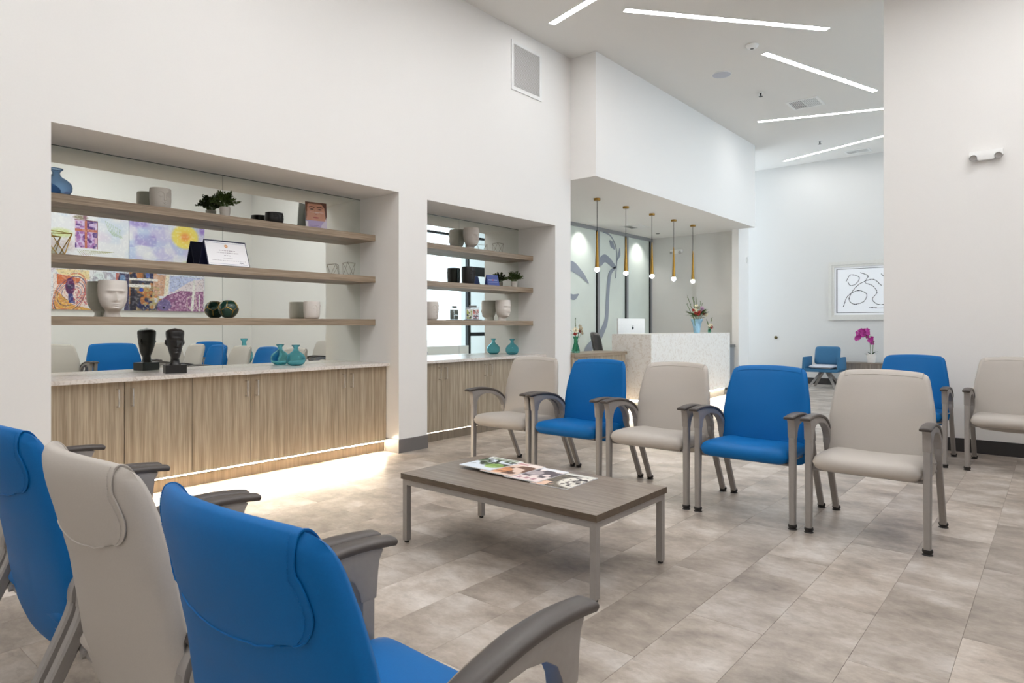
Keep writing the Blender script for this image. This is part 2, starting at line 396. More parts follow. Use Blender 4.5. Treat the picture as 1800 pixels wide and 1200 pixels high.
# frosted partition behind reception = window_1
w1 = struct(empty('window_1', (0, 0, 0)), 'frosted glass office partition with grey leaf graphics behind reception')
ys = [7.35, 8.42, 9.48, 10.54, 11.61, 12.66]
for a, c in zip(ys, ys[1:]):
    bx('pane', M['frost'], (-6.72, -6.70, a+.05, c-.04, .06, 3.0), w1)
for y in ys[:-1]+[12.62]:
    bx('mullion', M['grey_al'], (-6.745, -6.67, y-.035, y+.045, 0, 3.062), w1, bevel=.003)
    bx('gasket', M['blackm'], (-6.70, -6.668, y-.05, y-.034, 0, 3.03), w1)
bx('head_rail', M['grey_al'], (-6.745, -6.66, 7.3, 12.66, 3.0, 3.062), w1); bx('sill_rail', M['grey_al'], (-6.745, -6.66, 7.3, 12.66, 0, .06), w1)
def ribbon(pts, ws, x=-6.694):
    P = smoothpath([(p[0], p[1], 0) for p in pts], 6); n = len(P); bm = B(); L = []; R = []
    for i, p in enumerate(P):
        t = (P[min(i+1, n-1)]-P[max(i-1, 0)]).normalized(); w = interp(i/(n-1), ws)
        a = p+Vector((-t.y, t.x, 0))*w; c = p-Vector((-t.y, t.x, 0))*w
        L.append((a.x, a.y)); R.append((c.x, c.y))
    for k in range(n-1):
        q = [bm.verts.new((x, *z)) for z in (L[k], L[k+1], R[k+1], R[k])]; bm.faces.new(q)
    bmesh.ops.remove_doubles(bm, verts=bm.verts, dist=1e-5)
    bmesh.ops.recalc_face_normals(bm, faces=bm.faces)
    r = bmesh.ops.extrude_face_region(bm, geom=bm.faces[:])
    bmesh.ops.translate(bm, verts=[v for v in r['geom'] if isinstance(v, bmesh.types.BMVert)], vec=(.002, 0, 0))
    bmesh.ops.recalc_face_normals(bm, faces=bm.faces)
    finish(bm, 'leaf_graphic', M['decal'], w1)
ribbon([(10.72, 3.0), (10.99, 2.96), (11.17, 2.81), (11.24, 2.65), (11.24, 2.46), (11.19, 2.14)], [(0, .012), (1, .012)])
ribbon([(10.607, 2.40), (10.78, 2.50), (10.956, 2.46), (11.115, 2.378), (11.21, 2.36)], [(0, .08), (.3, .075), (.8, .05), (1, .01)])
ribbon([(11.2, 2.362), (11.0, 2.234), (10.936, 2.043), (10.9, 1.8), (10.85, 1.33), (10.72, 1.12), (10.62, 1.02)], [(0, .02), (.2, .05), (.6, .06), (1, .08)])
ribbon([(10.49, .98), (10.36, .87), (10.2, .75), (10.1, .6)], [(0, .05), (.5, .09), (1, .1)])
ribbon([(9.55, 2.27), (9.7, 2.27), (9.849, 2.22), (10.06, 2.11), (10.23, 1.99)], [(0, .1), (.4, .09), (.8, .045), (1, .01)])
ribbon([(10.97, 2.86), (11.06, 2.79), (11.16, 2.70)], [(0, .015), (.5, .07), (1, .01)])
ribbon([(11.35, 2.75), (11.33, 2.62), (11.26, 2.50)], [(0, .01), (.5, .045), (1, .01)])
ribbon([(9.55, 1.75), (9.75, 1.72), (9.9, 1.78)], [(0, .05), (.6, .05), (1, .01)])

# storefront on the daylight side of the lobby
w2 = struct(empty('window_2', (0, 0, 0)), 'tall black-framed storefront glazing letting daylight into the far lobby')
for y in (7.80, 9.6, 11.4, 13.34, 14.47): bx('mullion', M['blackm'], (1.96, 2.06, y-.03, y+.03, 0, ZC), w2)
for z in (.02, 3.70, 4.58): bx('transom', M['blackm'], (1.965, 2.055, 7.83, 14.44, z-.03, z+.03), w2)
bx('sill_wall', M['wall'], (1.94, 2.08, 7.83, 13.31, 0, .66), w2)
for a, c in ((7.83, 9.57), (9.63, 11.37), (11.43, 13.31)):
    bx('pane', M['pane'], (2.0, 2.01, a, c, .66, 3.67), w2); bx('pane', M['pane'], (2.0, 2.01, a, c, 3.73, 4.55), w2)
bx('pane', M['pane'], (2.0, 2.01, 13.37, 14.44, 2.88, 3.67), w2); bx('pane', M['pane'], (2.0, 2.01, 13.37, 14.44, 3.73, 4.55), w2)
d1 = struct(empty('door_1', (2.0, 13.9, 0)), 'black-framed glass entrance door beside the storefront')
bx('header', M['blackm'], (-.05, .05, -.53, .54, 2.62, 2.88), d1); bx('mid_rail', M['blackm'], (-.03, .03, -.5, .5, .92, 1.02), d1)
for s in (-1, 1): bx('stile', M['blackm'], (-.03, .03, s*.5-.03, s*.5+.03, .05, 2.62), d1)
bx('pane', M['pane'], (-.004, .004, -.47, .47, .05, .92), d1); bx('pane', M['pane'], (-.004, .004, -.47, .47, 1.02, 2.62), d1)
struct(bx('ground', noise_tint(mat('pale_concrete', (205, 205, 205), .8), 3, .04, coord='Position'), (2.1, 40, 2, 40, -.2, -.05)))

# ------------------------------------------------------------------ mirrors and niche panels
def mirror(name, label, y0, y1, z0, z1, group):
    t = thing(name, label, 'mirror', (XM, (y0+y1)/2, z0), group=group); h = (y1-y0)/2-.0015
    bx('glass', M['mirror'], (-.002, .0, -h, h, 0, z1-z0), t, smooth=False); bx('backing', M['mirror_edge'], (-.008, -.0021, -h-.001, h+.001, 0, z1-z0), t)
mirror('wall_mirror', 'left pane of the mirror behind the long shelves', Y1a, 2.66, .846, 2.462, 'niche mirrors')
mirror('wall_mirror', 'right pane of the mirror behind the long shelves, beside the white face pot', 2.66, Y1b, .846, 2.462, 'niche mirrors')
mirror('wall_mirror', 'left pane of the mirror in the narrow far niche', Y2a, 5.479, .846, 2.444, 'niche mirrors')
mirror('wall_mirror', 'right pane of the mirror in the narrow far niche, behind the green potted plant', 5.479, Y2b, .846, 2.444, 'niche mirrors')
for y0, y1, zt in ((Y1a, Y1b, 2.465), (Y2a, Y2b, 2.447)):
    struct(bx('trim_mirror', M['mirror_edge'], (XM-.003, XM+.004, y0, y1, zt-.005, zt)))

# shelves
for nm, y0, y1 in (('long', Y1a, Y1b), ('short', Y2a, Y2b)):
    for z, w in ((2.03, 'top'), (1.625, 'middle'), (1.207, 'bottom')):
        w_ = {'long': 'long wall mirror nearest the camera', 'short': 'narrow far niche mirror'}[nm]
        o = bx('floating_shelf', M['shelf'], (XM+.001, -5.138, y0+.001, y1-.001, z, z+.059), bevel=.0015)
        tag(o, f'{w} {nm} taupe wood shelf across the {w_}', 'shelf', 'taupe wood display shelves')

# ------------------------------------------------------------------ base cabinets
def handle(parent, x, y, z0, z1):
    b = B(); tube(b, [(x-.004, y, z1), (x+.034, y, z1), (x+.034, y, z0), (x-.004, y, z0)], 0.0065, 8)
    b2 = finish(b, 'handle', M['steel'], parent)
def cabinet(y0, y1, ym, label, group):
    t = thing('base_cabinet', label, 'cabinet', (-5.17, (y0+y1)/2, 0), group=group); yc = (y0+y1)/2
    b = B(); X0, X1 = -.2, .175
    box(b, X0, X1, y0-yc, y0-yc+.018, .1, .818); box(b, X0, X1, y1-yc-.018, y1-yc, .1, .818)
    box(b, X0, X1, y0-yc+.018, y1-yc-.018, .1, .118); box(b, X0, X1, y0-yc+.018, y1-yc-.018, .8, .818); box(b, X0, X0+.01, y0-yc+.018, y1-yc-.018, .118, .8)
    finish(b, 'carcass', M['door'], t, smooth=False)
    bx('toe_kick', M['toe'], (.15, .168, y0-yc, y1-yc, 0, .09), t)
    for a, c, s in ((y0, ym, 1), (ym, y1, -1)):
        d = bx('door', M['door'], (.178, .2, a-yc+.002, c-yc-.002, .104, .816), t, bevel=.001)
        hy = (c-yc-.045) if s == 1 else (a-yc+.045)
        handle(d, .2, hy, .645, .765)
    return t
for k, (a, c) in enumerate(((1.30, 2.226), (2.226, 3.151), (3.151, 4.064))):
    cabinet(a, c, (a+c)/2, ('left-hand', 'middle', 'right-hand')[k]+' two-door wood laminate cabinet under the long quartz counter', 'cabinets under the long counter')
for k, (a, c) in enumerate(((4.45, 5.160), (5.160, 5.866), (5.866, 6.568))):
    cabinet(a, c, (a+c)/2, ('leftmost', 'second', 'last')[k]+' two-door wood laminate cabinet in the narrow far niche', 'cabinets in the narrow niche')
tag(bx('countertop', M['quartz'], (XM+.001, -4.923, Y1a+.001, Y1b-.001, .819, .847), bevel=.002), 'long speckled white quartz counter below the wide mirror', 'countertop')
tag(bx('countertop', M['quartz'], (XM+.001, -4.928, Y2a+.001, Y2b-.001, .819, .847), bevel=.002), 'short white quartz counter in the narrow far niche', 'countertop')
# LED strips
t = thing('led_strip', 'glowing warm LED strip under the long wood cabinets', 'light', (-4.992, 2.67, .091))
bx('channel', M['steel'], (-.002, .0, -1.36, 1.39, 0, .012), t); bx('diffuser', M['strip'], (0, .0006, -1.36, 1.39, .001, .0115), t)
t = thing('led_strip', 'dotted dim LED strip under the cabinets of the narrow niche', 'light', (-4.992, 5.5, .091))
bx('channel', M['steel'], (-.002, .0, -1.05, 1.06, 0, .012), t)
b = B()
for k in range(70): box(b, 0, .005, -1.04+k*.03, -1.04+k*.03+.02, .001, .011)
finish(b, 'led_chips', M['strip_dim'], t)['kind'] = 'stuff'

# ------------------------------------------------------------------ guest chairs
def yc_back(z): return interp(z, [(.31, .095), (.49, .12), (.64, .148), (.74, .175), (.82, .20), (.92, .228)])
def make_chair(color, W=.595, wide=False, prefix='guest_chair'):
    fab = M['blue'] if color == 'blue' else M['greyv']
    t = empty(prefix); hw0 = W/2-.027
    sx = hw0/.278
    ZT, ZB = .918, .31
    kc = 1/(sx if sx > 1 else 1)
    def backpt(s, q, h, side, off=0):
        z = (ZT+ZB)/2 + q*(ZT-ZB)/2
        hw = interp(z, [(.31, .268), (.37, .292), (.45, .301), (.6, .297), (.72, .285), (.84, .263), (.92, .250)])*sx
        x = s*hw
        z += .014*(1-s*s)*ss(.6, 1, q) - .02*(1-s*s)*ss(.3, 1, -q)
        th = interp(z, [(.3, .026), (.45, .045), (.7, .06), (.85, .058), (.92, .05)])
        y = yc_back(z)-kc*interp(z, [(.35, .02), (.55, .034), (.8, .058)])*s*s + side*(th/2)*h
        if off: y += off*side; 
        return Vector((x, y, z))
    bk = pillow(lambda s, q, h, sd: backpt(s, q, h, sd), 24, 28, 15, 12)
    back = finish(bk, 'backrest', fab, t, sharp=75)
    # upholstered cap panel over the rear of the back, with a stitched edge
    bm = B(); na, nb = 22, 18; V = []
    path = []
    def cappt(a, c):
        """a -1..1 across; c 0 = lower edge on the rear, 1 = crest, up to 1.2 = rolled over to the front"""
        s = a*.86; q0 = .46
        if c < .42:
            k = 1-c/.42; s *= 1-(1-math.sqrt(max(0, 1-k*k)))*.26
        if c <= 1: q, sd = q0+(1.0-q0)*c-.07*(1-a*a)*(1-c), 1
        else: q, sd = 1-(c-1)*.45, -1
        mm = max(abs(s), abs(q)); q_ = mm/((abs(s)**15+abs(q)**15)**(1/15)); h = max(0, 1-mm**12)**.5
        return backpt(s*q_, q*q_, h, sd)
    cs = [(j/16)**1.5*.97 for j in range(17)]+[.985, .995, 1.0, 1.01, 1.03, 1.07, 1.12, 1.2]
    V = [[bm.verts.new(cappt(-1+2*i/na, c)) for i in range(na+1)] for c in cs]; nb = len(cs)-1
    for j in range(nb):
        for i in range(na): bm.faces.new((V[j][i], V[j+1][i], V[j+1][i+1], V[j][i+1]))
    bm.normal_update()
    if V[4][na//2].normal.y < 0:
        bmesh.ops.reverse_faces(bm, faces=bm.faces); bm.normal_update()
    N = {v: v.normal.copy() for v in bm.verts}
    outer = [[v.co+N[v]*.0028 for v in row] for row in V]
    for v in bm.verts: v.co = v.co+N[v]*.0022
    low = {v: v.co-N[v]*.005 for v in bm.verts}
    bound = [e for e in bm.edges if e.is_boundary]
    r = bmesh.ops.extrude_edge_only(bm, edges=bound)
    nv = [v for v in r['geom'] if isinstance(v, bmesh.types.BMVert)]
    for v in nv:
        o_ = min(low, key=lambda w: (w.co-v.co).length_squared); v.co = low[o_]
    bmesh.ops.recalc_face_normals(bm, faces=bm.faces)
    finish(bm, 'back_cap', fab, back, sharp=60)
    P = [outer[j][0] for j in range(nb, -1, -1)]+outer[0][1:-1]+[outer[j][na] for j in range(nb+1)]
    b = B(); tube(b, P, .0019, 5); finish(b, 'piping', fab, back)
    # row of stitches just inside the piped edge
    b = B(); Q = [(cappt(-.955+1.91*i/60, .035), 0) for i in range(61)]
    for sd_ in (-1, 1):
        for k in range(40):
            p = cappt(sd_*.955, .05+.95*k/40); p2 = cappt(sd_*.955, .05+.95*(k+.5)/40)
            tube(b, [p+Vector((0, .0035, .0)), p2+Vector((0, .0035, 0))], .0007, 3)
    finish(b, 'stitching', fab, back)
    # seat
    def seatpt(s, q, h, side):
        x = s*(W/2-.023); y = -.35+(.35+.12)*(q+1)/2
        front = ss(-.35, -1, q)
        z = .420 + (.054 if side > 0 else -.054)*h + .018*ss(-.6, -1, q)*0
        z += -.012*(1-s*s)*ss(-1, .2, q)*(side > 0) - .018*front*(side > 0)*(1-s*s)*.6 - .012*(side > 0)*ss(-.2, 1, q)
        return Vector((x, y+.005*s*s, z))
    finish(pillow(seatpt, 24, 24, 14, 9), 'seat', fab, t, sharp=80)
    # under-seat frame
    b = B()
    tube(b, [(-W/2+.01, -.27, .372), (W/2-.01, -.27, .372)], .011, 8); tube(b, [(-W/2+.01, .1, .368), (W/2-.01, .1, .368)], .011, 8)
    for s in (-1, 1): tube(b, [(s*(W/2-.06), -.29, .374), (s*(W/2-.06), .12, .37)], .010, 8)
    finish(b, 'seat_frame', M['metal'], t)
    for s in (-1, 1):
        x = s*(W/2-.003)
        # front leg
        rings = []
        for z, hx, hy, yy in ((.022, .0165, .019, -.302), (.3, .0185, .021, -.300), (.56, .0195, .0225, -.2985)):
            rings.append([(x+hx*c_, yy+hy*d_, z) for c_, d_ in ((-1, -.7), (-.7, -1), (.7, -1), (1, -.7), (1, .7), (.7, 1), (-.7, 1), (-1, .7))])
        b = B(); loft(b, rings); lg = finish(b, 'leg', M['metal'], t, sharp=30)
        b = B(); lathe(b, [(.016, .028), (.024, .029), (.026, .018), (.02, .007), (.027, 0)], 12, x, -.302); finish(b, 'glide', M['glide'], lg)
        # rear leg
        pts = smoothpath([(x, .088, .50), (x, .098, .44), (x, .178, .27), (x, .245, .14), (x, .305, .02)], 5)
        b = B(); rings = []
        for i, p in enumerate(pts):
            w = .0175; d = interp(i/len(pts), [(0, .021), (1, .017)])
            rings.append([(p.x+w*c_, p.y+d*d_, p.z) for c_, d_ in ((-1, -.7), (-.7, -1), (.7, -1), (1, -.7), (1, .7), (.7, 1), (-.7, 1), (-1, .7))])
        loft(b, rings); lg = finish(b, 'leg', M['metal'], t, sharp=30)
        b = B(); lathe(b, [(.016, .028), (.024, .029), (.026, .018), (.02, .007), (.027, 0)], 12, x, .312); finish(b, 'glide', M['glide'], lg)
        # arm casting (arch)
        up = [(-.345, .654), (-.30, .661), (-.24, .662), (-.17, .658), (-.10, .648), (-.04, .634), (.015, .608), (.055, .582), (.088, .548), (.106, .51), (.110, .47)]
        dn = [(.073, .47), (.07, .505), (.055, .538), (.03, .567), (-.005, .59), (-.05, .609), (-.11, .62), (-.17, .624), (-.225, .615), (-.257, .594), (-.272, .565), (-.2765, .54),
              (-.3225, .54), (-.325, .57), (-.328, .603), (-.332, .63), (-.338, .642)]
        up_s = [(p.x, p.y) for p in smoothpath([(u[0], u[1], 0) for u in up], 3)]
        b = B(); prism(b, up_s+dn, 0, x-.021, x+.021)
        arm = finish(b, 'arm_support', M['metal'], t, bevel=.004, sharp=40)
        # arm pad
        pd = smoothpath([(x, -.385, .662), (x, -.37, .665), (x, -.30, .672), (x, -.23, .673), (x, -.16, .668), (x, -.09, .656), (x, -.03, .640), (x, .02, .616), (x, .06, .588), (x, .092, .556)], 3)
        rings = []; n = len(pd)
        for i, p in enumerate(pd):
            tq = (pd[min(i+1, n-1)]-pd[max(i-1, 0)]).normalized(); nv = Vector((0, -tq.z, tq.y))
            k = i/(n-1); w = interp(k, [(0, .021), (.03, .029), (.5, .030), (.9, .026), (1, .02)]); hgt = interp(k, [(0, .004), (.05, .010), (.9, .010), (1, .005)])
            prof = ((-1, -.3), (-.9, -1), (.9, -1), (1, -.3), (.97, .35), (.72, .8), (.3, 1), (-.3, 1), (-.72, .8), (-.97, .35))
            rings.append([p+Vector((w*a, 0, 0))+nv*(hgt*c_) for a, c_ in prof])
        b = B(); loft(b, rings); finish(b, 'arm_pad', M['pad'], t, sharp=60)
        # bolt joining frame and back
        b = B(); tube(b, [(x-s*.04, .08, .41), (x-s*.005, .08, .42)], .007, 8); finish(b, 'bolt', M['metal'], t)
    return t
G = make_chair('grey'); Bl = make_chair('blue')
rowY = 4.34
def seat_at(proto, x, y, rz, label, group, first=set()):
    if proto.name in first: o = dup(proto, (x, y, 0), rz, label)
    else: first.add(proto.name); o = proto; o.location = (x, y, 0); o.rotation_euler = (0, 0, rz); o['label'] = label
    o['category'] = 'chair'; o['group'] = group; return o
gr = 'guest chairs in the row facing the camera'
seat_at(G, -3.50, rowY, 0, 'warm grey guest armchair at the left end of the row behind the table', gr)
seat_at(Bl, -2.85, rowY, 0, 'blue guest armchair second from left, directly behind the magazines', gr)
seat_at(G, -2.175, rowY, 0, 'warm grey guest armchair in the middle between two blue chairs', gr)
seat_at(Bl, -1.505, rowY, 0, 'blue guest armchair right of the middle grey one, near the table corner', gr)
seat_at(G, -.825, rowY, 0, 'warm grey guest armchair at the right end of the row, nearest to the camera', gr)
gr = 'foreground guest chairs seen from behind'
FY = .69
seat_at(Bl, -1.0, FY, pi, 'blue guest armchair nearest the camera with its back towards us', gr)
seat_at(G, -1.652, FY, pi, 'grey guest armchair seen from behind between two blue backs', gr)
seat_at(Bl, -2.31, FY, pi, 'blue guest armchair seen from behind, leftmost back in view', gr)
seat_at(G, -2.97, FY, pi, 'grey guest armchair cut off by the left edge, only frame and arm visible', gr)
gr = 'guest chairs against the pale wall'
seat_at(Bl, -1.04, 6.93, 0, 'blue guest armchair against the pale wall behind the right end of the row', gr)
seat_at(G, -.295, 6.93, 0, 'grey guest armchair against the pale wall, cut off by the right edge', gr)
WG = make_chair('grey', .80, True, 'wide_guest_chair'); WB = make_chair('blue', .80, True, 'wide_guest_chair')
gr = 'guest chairs seen only in the mirror'
seat_at(WG, .46, 3.02, -pi/2, 'wide grey guest chair reflected at the left end of the mirror', gr)
seat_at(WB, .46, 3.88, -pi/2, 'wide blue guest chair reflected left of the black head sculpture', gr)
seat_at(G, .46, 4.66, -pi/2, 'grey guest chair whose reflection hides behind the black head sculpture', gr)
seat_at(Bl, .46, 5.40, -pi/2, 'blue guest chair reflected right of the black head sculpture', gr)

# ------------------------------------------------------------------ coffee table
t = thing('coffee_table', 'low grey-brown wood coffee table on a square metal frame', 'table', (-2.17, 2.73, 0))
hx, hy = .64, .33
b = B(); box(b, -hx, hx, -hy, hy, .353, .384)
for f in b.faces: f.material_index = 0 if f.normal.z > .5 else 1
b.normal_update()
for f in b.faces: f.material_index = 0 if f.normal.z > .5 else 1
finish(b, 'tabletop', None, t, smooth=False, mats=[M['table'], M['edge']])
b = B(); q = .008
for s in (-1, 1):
    box(b, -hx+.04, hx-.04, s*(hy-q-.016)-.016, s*(hy-q-.016)+.016, .322, .3525)
    box(b, s*(hx-q-.016)-.016, s*(hx-q-.016)+.016, -hy+.04, hy-.04, .322, .3525)
finish(b, 'apron_frame', M['metal'], t, smooth=False)
for sx in (-1, 1):
    for sy in (-1, 1):
        cx, cy = sx*(hx-q-.016), sy*(hy-q-.016)
        lg = bx('leg', M['metal'], (cx-.016, cx+.016, cy-.016, cy+.016, .012, .3525), t, bevel=.002)
        b = B(); lathe(b, [(.013, 0), (.014, .012)], 12, cx, cy); finish(b, 'glide', M['glide'], lg)

# ------------------------------------------------------------------ print raster helper (flat print as vertex colours)
class Pic:
    def __init__(s, w, h, bg):
        s.w, s.h = w, h; s.a = np.ones((h, w, 3))*np.array(bg)/255.; s.Y, s.X = np.mgrid[0:h, 0:w]; s.X = (s.X+.5)/w; s.Y = 1-(s.Y+.5)/h
    def mixm(s, m, col):
        m = np.clip(m, 0, 1)[..., None]; s.a = s.a*(1-m)+np.array(col)/255.*m
    def ell(s, cx, cy, rx, ry, col, al=1, soft=.15, rot=0):
        dx, dy = s.X-cx, s.Y-cy; c, d = cos(rot), sin(rot); u = (dx*c+dy*d)/rx; v = (-dx*d+dy*c)/ry
        r = np.sqrt(u*u+v*v); s.mixm(al*np.clip((1-r)/soft, 0, 1), col)
    def ring(s, cx, cy, rx, ry, col, wd=.08, al=1, rot=0):
        dx, dy = s.X-cx, s.Y-cy; c, d = cos(rot), sin(rot); u = (dx*c+dy*d)/rx; v = (-dx*d+dy*c)/ry
        s.mixm(al*(np.abs(np.sqrt(u*u+v*v)-1) < wd), col)
    def rect(s, x0, x1, y0, y1, col, al=1): s.mixm(al*((s.X > x0) & (s.X < x1) & (s.Y > y0) & (s.Y < y1)), col)
    def poly(s, P, col, al=1):
        ins = np.zeros(s.X.shape, bool); n = len(P)
        for i in range(n):
            (x1, y1), (x2, y2) = P[i], P[(i+1) % n]
            if y1 == y2: continue
            ins ^= ((s.Y > y1) != (s.Y > y2)) & (s.X < (x2-x1)*(s.Y-y1)/(y2-y1)+x1)
        s.mixm(al*ins, col)
    def line(s, P, col, wd=.006, al=1, asp=1.):
        for (x1, y1), (x2, y2) in zip(P, P[1:]):
            dx, dy = (x2-x1), (y2-y1)/asp; L = dx*dx+dy*dy+1e-12
            t = np.clip(((s.X-x1)*dx+(s.Y-y1)/asp*dy)/L, 0, 1); d = np.hypot(s.X-x1-t*dx, (s.Y-y1)/asp-t*dy)
            s.mixm(al*(d < wd), col)
    def noise(s, f, seed, cut=.5, wide=.2):
        r = np.random.RandomState(seed); fy = max(2, int(f*s.h/s.w)); g = r.rand(fy+3, f+3)
        x = s.X*f; y = s.Y*fy; xi = x.astype(int); yi = y.astype(int); u = x-xi; v = y-yi; u = u*u*(3-2*u); v = v*v*(3-2*v)
        n = (g[yi, xi]*(1-u)+g[yi, xi+1]*u)*(1-v)+(g[yi+1, xi]*(1-u)+g[yi+1, xi+1]*u)*v
        return np.clip((n-cut)/wide+.5, 0, 1)
def panel(pic, name, O, U, V, parent=None, T=None):
    """grid mesh from O along U (width) and V (height) carrying the picture; U,V world vectors"""
    w, h = pic.w, pic.h; O, U, V = Vector(O), Vector(U), Vector(V)
    vs = [tuple(O+U*(i/w)+V*(j/h)) for j in range(h+1) for i in range(w+1)]
    fs = [(j*(w+1)+i, j*(w+1)+i+1, (j+1)*(w+1)+i+1, (j+1)*(w+1)+i) for j in range(h) for i in range(w)]
    me = bpy.data.meshes.new(name); me.from_pydata(vs, [], fs)
    ca = me.color_attributes.new('print', 'FLOAT_COLOR', 'CORNER')
    a = np.clip(pic.a[::-1], 0, 1); a = np.where(a <= .04045, a/12.92, ((a+.055)/1.055)**2.4).reshape(-1, 3)
    col = np.ones((w*h, 4, 4)); col[:, :, :3] = a[:, None, :]; ca.data.foreach_set('color', col.ravel())
    me.materials.append(M['print']); o = bpy.data.objects.new(name, me); C.objects.link(o)
    if parent: o.parent = parent
    return o

# magazines
def mag(label, x0, x1, y0, y1, z, pic, skew):
    w, l = x1-x0, y1-y0
    t = thing('magazine', label, 'magazine', (x0, y0, z), skew, 'magazines on the coffee table')
    t.rotation_euler = (0, 0, skew)
    b = B(); box(b, 0, w, 0, l, .0, .0045); box(b, .004, w-.002, .002, l-.002, .0005, .004); finish(b, 'pages', M['paper'], t, smooth=False)
    panel(pic, 'cover', (0, 0, .0049), (w, 0, 0), (0, l, 0), t)
p1 = Pic(44, 58, (226, 234, 244)); p1.mixm(p1.noise(6, 3, .55, .1)*(p1.Y > .35), (84, 104, 66)); p1.mixm(p1.noise(11, 5, .6, .1)*(p1.Y > .3), (40, 52, 40)); p1.ell(.75, .35, .25, .2, (150, 190, 90), .8); p1.rect(0, 1, .86, 1, (238, 240, 236)); p1.rect(.1, .9, .9, .96, (90, 110, 70), .7)
p2 = Pic(44, 58, (232, 206, 190)); p2.mixm(p2.noise(5, 9, .6, .1), (110, 76, 60)); p2.ell(.3, .3, .35, .25, (226, 150, 96), .8); p2.rect(0, 1, .8, 1, (240, 226, 220)); p2.line([(.3, .2), (.6, .25), (.8, .15)], (90, 60, 50), .02); p2.rect(.1, .6, .85, .95, (170, 80, 90), .5)
p3 = Pic(44, 58, (238, 222, 218)); p3.mixm(p3.noise(5, 12, .5, .1)*(p3.Y > .3), (92, 82, 90)); p3.ell(.4, .55, .25, .18, (200, 188, 190), .8); p3.rect(0, 1, .84, 1, (236, 236, 240)); 
for k in range(4): p3.rect(.1+.2*k, .22+.2*k, .08, .2, (120, 40, 60), .5)
p4 = Pic(44, 58, (108, 98, 84)); p4.ell(.95, .5, .55, .45, (232, 226, 214)); p4.ell(.2, .15, .3, .2, (238, 200, 176)); p4.mixm(p4.noise(12, 15, .66, .08), (60, 50, 44)); p4.ring(.8, .45, .15, .1, (110, 96, 90), .12); p4.rect(0, 1, .88, 1, (226, 224, 214))
zt = .3845
mag('white glossy magazine with dark portrait cover, rightmost of the fan on the table', -2.115, -1.885, 2.675, 2.975, zt, p4, .02)
mag('magazine with pale pink cover, third in the fan on the table', -2.30, -2.075, 2.68, 2.98, zt+.0055, p3, .0)
mag('magazine with peach and brown cover, second in the fan on the table', -2.475, -2.245, 2.685, 2.985, zt+.011, p2, -.01)
mag('magazine with green landscape cover, leftmost and on top of the fan', -2.65, -2.41, 2.70, 2.99, zt+.0165, p1, -.02)

# ------------------------------------------------------------------ diptych on the right wall (seen in the mirror)
def painting(y0, y1, z0, z1, pic, label):
    t = thing('canvas_painting', label, 'painting', (3.155, (y0+y1)/2, z0), group='abstract diptych panels')
    h = (y1-y0)/2-.004
    bx('canvas', M['paper'], (0, .04, -h, h, 0, z1-z0), t)
    # picture laid out as the mirror shows it: +Y to the right
    panel(pic, 'painted_face', (-.002, -h, 0), (0, 2*h, 0), (0, 0, z1-z0), t)
# picture helper coordinates: mirror crop pixels -> panel u,v
L_ = Pic(200, 270, (232, 232, 238)); R_ = Pic(200, 270, (228, 228, 240))
def sc(pic, x0, x1, yt=40, yb=1110):     # crop pixel -> 0..1
    return lambda x, y: ((x-x0)/(x1-x0), (yb-y)/(yb-yt))
f = sc(L_, 0, 872, 102, 1105)
L_.mixm(L_.noise(6, 1, .6, .3)*.5, (190, 208, 232)); L_.mixm(L_.noise(7, 2, .65, .2)*.5, (226, 206, 226)); L_.mixm(L_.noise(5, 4, .7, .2)*.5*(L_.Y < .75), (200, 220, 220))
x, y = f(120, 320); L_.ell(x, y, .17, .06, (196, 210, 120), .7, .5); x, y = f(150, 450); L_.ell(x, y, .16, .1, (196, 176, 170), .6, .6)
x0, y0 = f(265, 460); x1, y1 = f(515, 165); L_.rect(x0, x1, y0, y1, (214, 178, 196)); L_.rect(x0+.015, x1-.04, y0+.01, y1-.01, (150, 90, 170), .75)
mk = (L_.X > x0) & (L_.X < x1) & (L_.Y > y0) & (L_.Y < y1); L_.mixm(L_.noise(34, 6, .55, .1)*mk*.8, (214, 196, 232)); L_.mixm(L_.noise(26, 8, .62, .1)*mk*.8, (70, 40, 110))
L_.rect((x0+x1)/2-.02, (x0+x1)/2+.01, y0, y1, (190, 110, 90)); L_.rect(x0, x1, (y0+y1)/2+.03, (y0+y1)/2+.055, (190, 110, 90)); L_.line([(x1-.005, y0), (x1-.005, y1), (x0, y1)], (120, 60, 70), .005, .9, .74)
x, y = f(330, 140); L_.ell(x, y, .11, .025, (120, 110, 80), .8, .4); L_.ell(x+.05, y+.01, .03, .05, (140, 90, 110), .8, .4)
for k in range(9):
    x, y = f(600+22*k, 150+10*k); x2, y2 = f(690+14*k, 300+3*k); L_.line([(x, y), ((x+x2)/2-.01, (y+y2)/2-.02), (x2, y2)], (150, 180, 130), .003, .7, .74)
for k in range(16):
    x, y = f(290+20*k, 480); x2, y2 = f(340+24*k, 540-4*k); L_.line([(x, y), (x2, y2)], (150, 150, 90), .003, .7, .74)
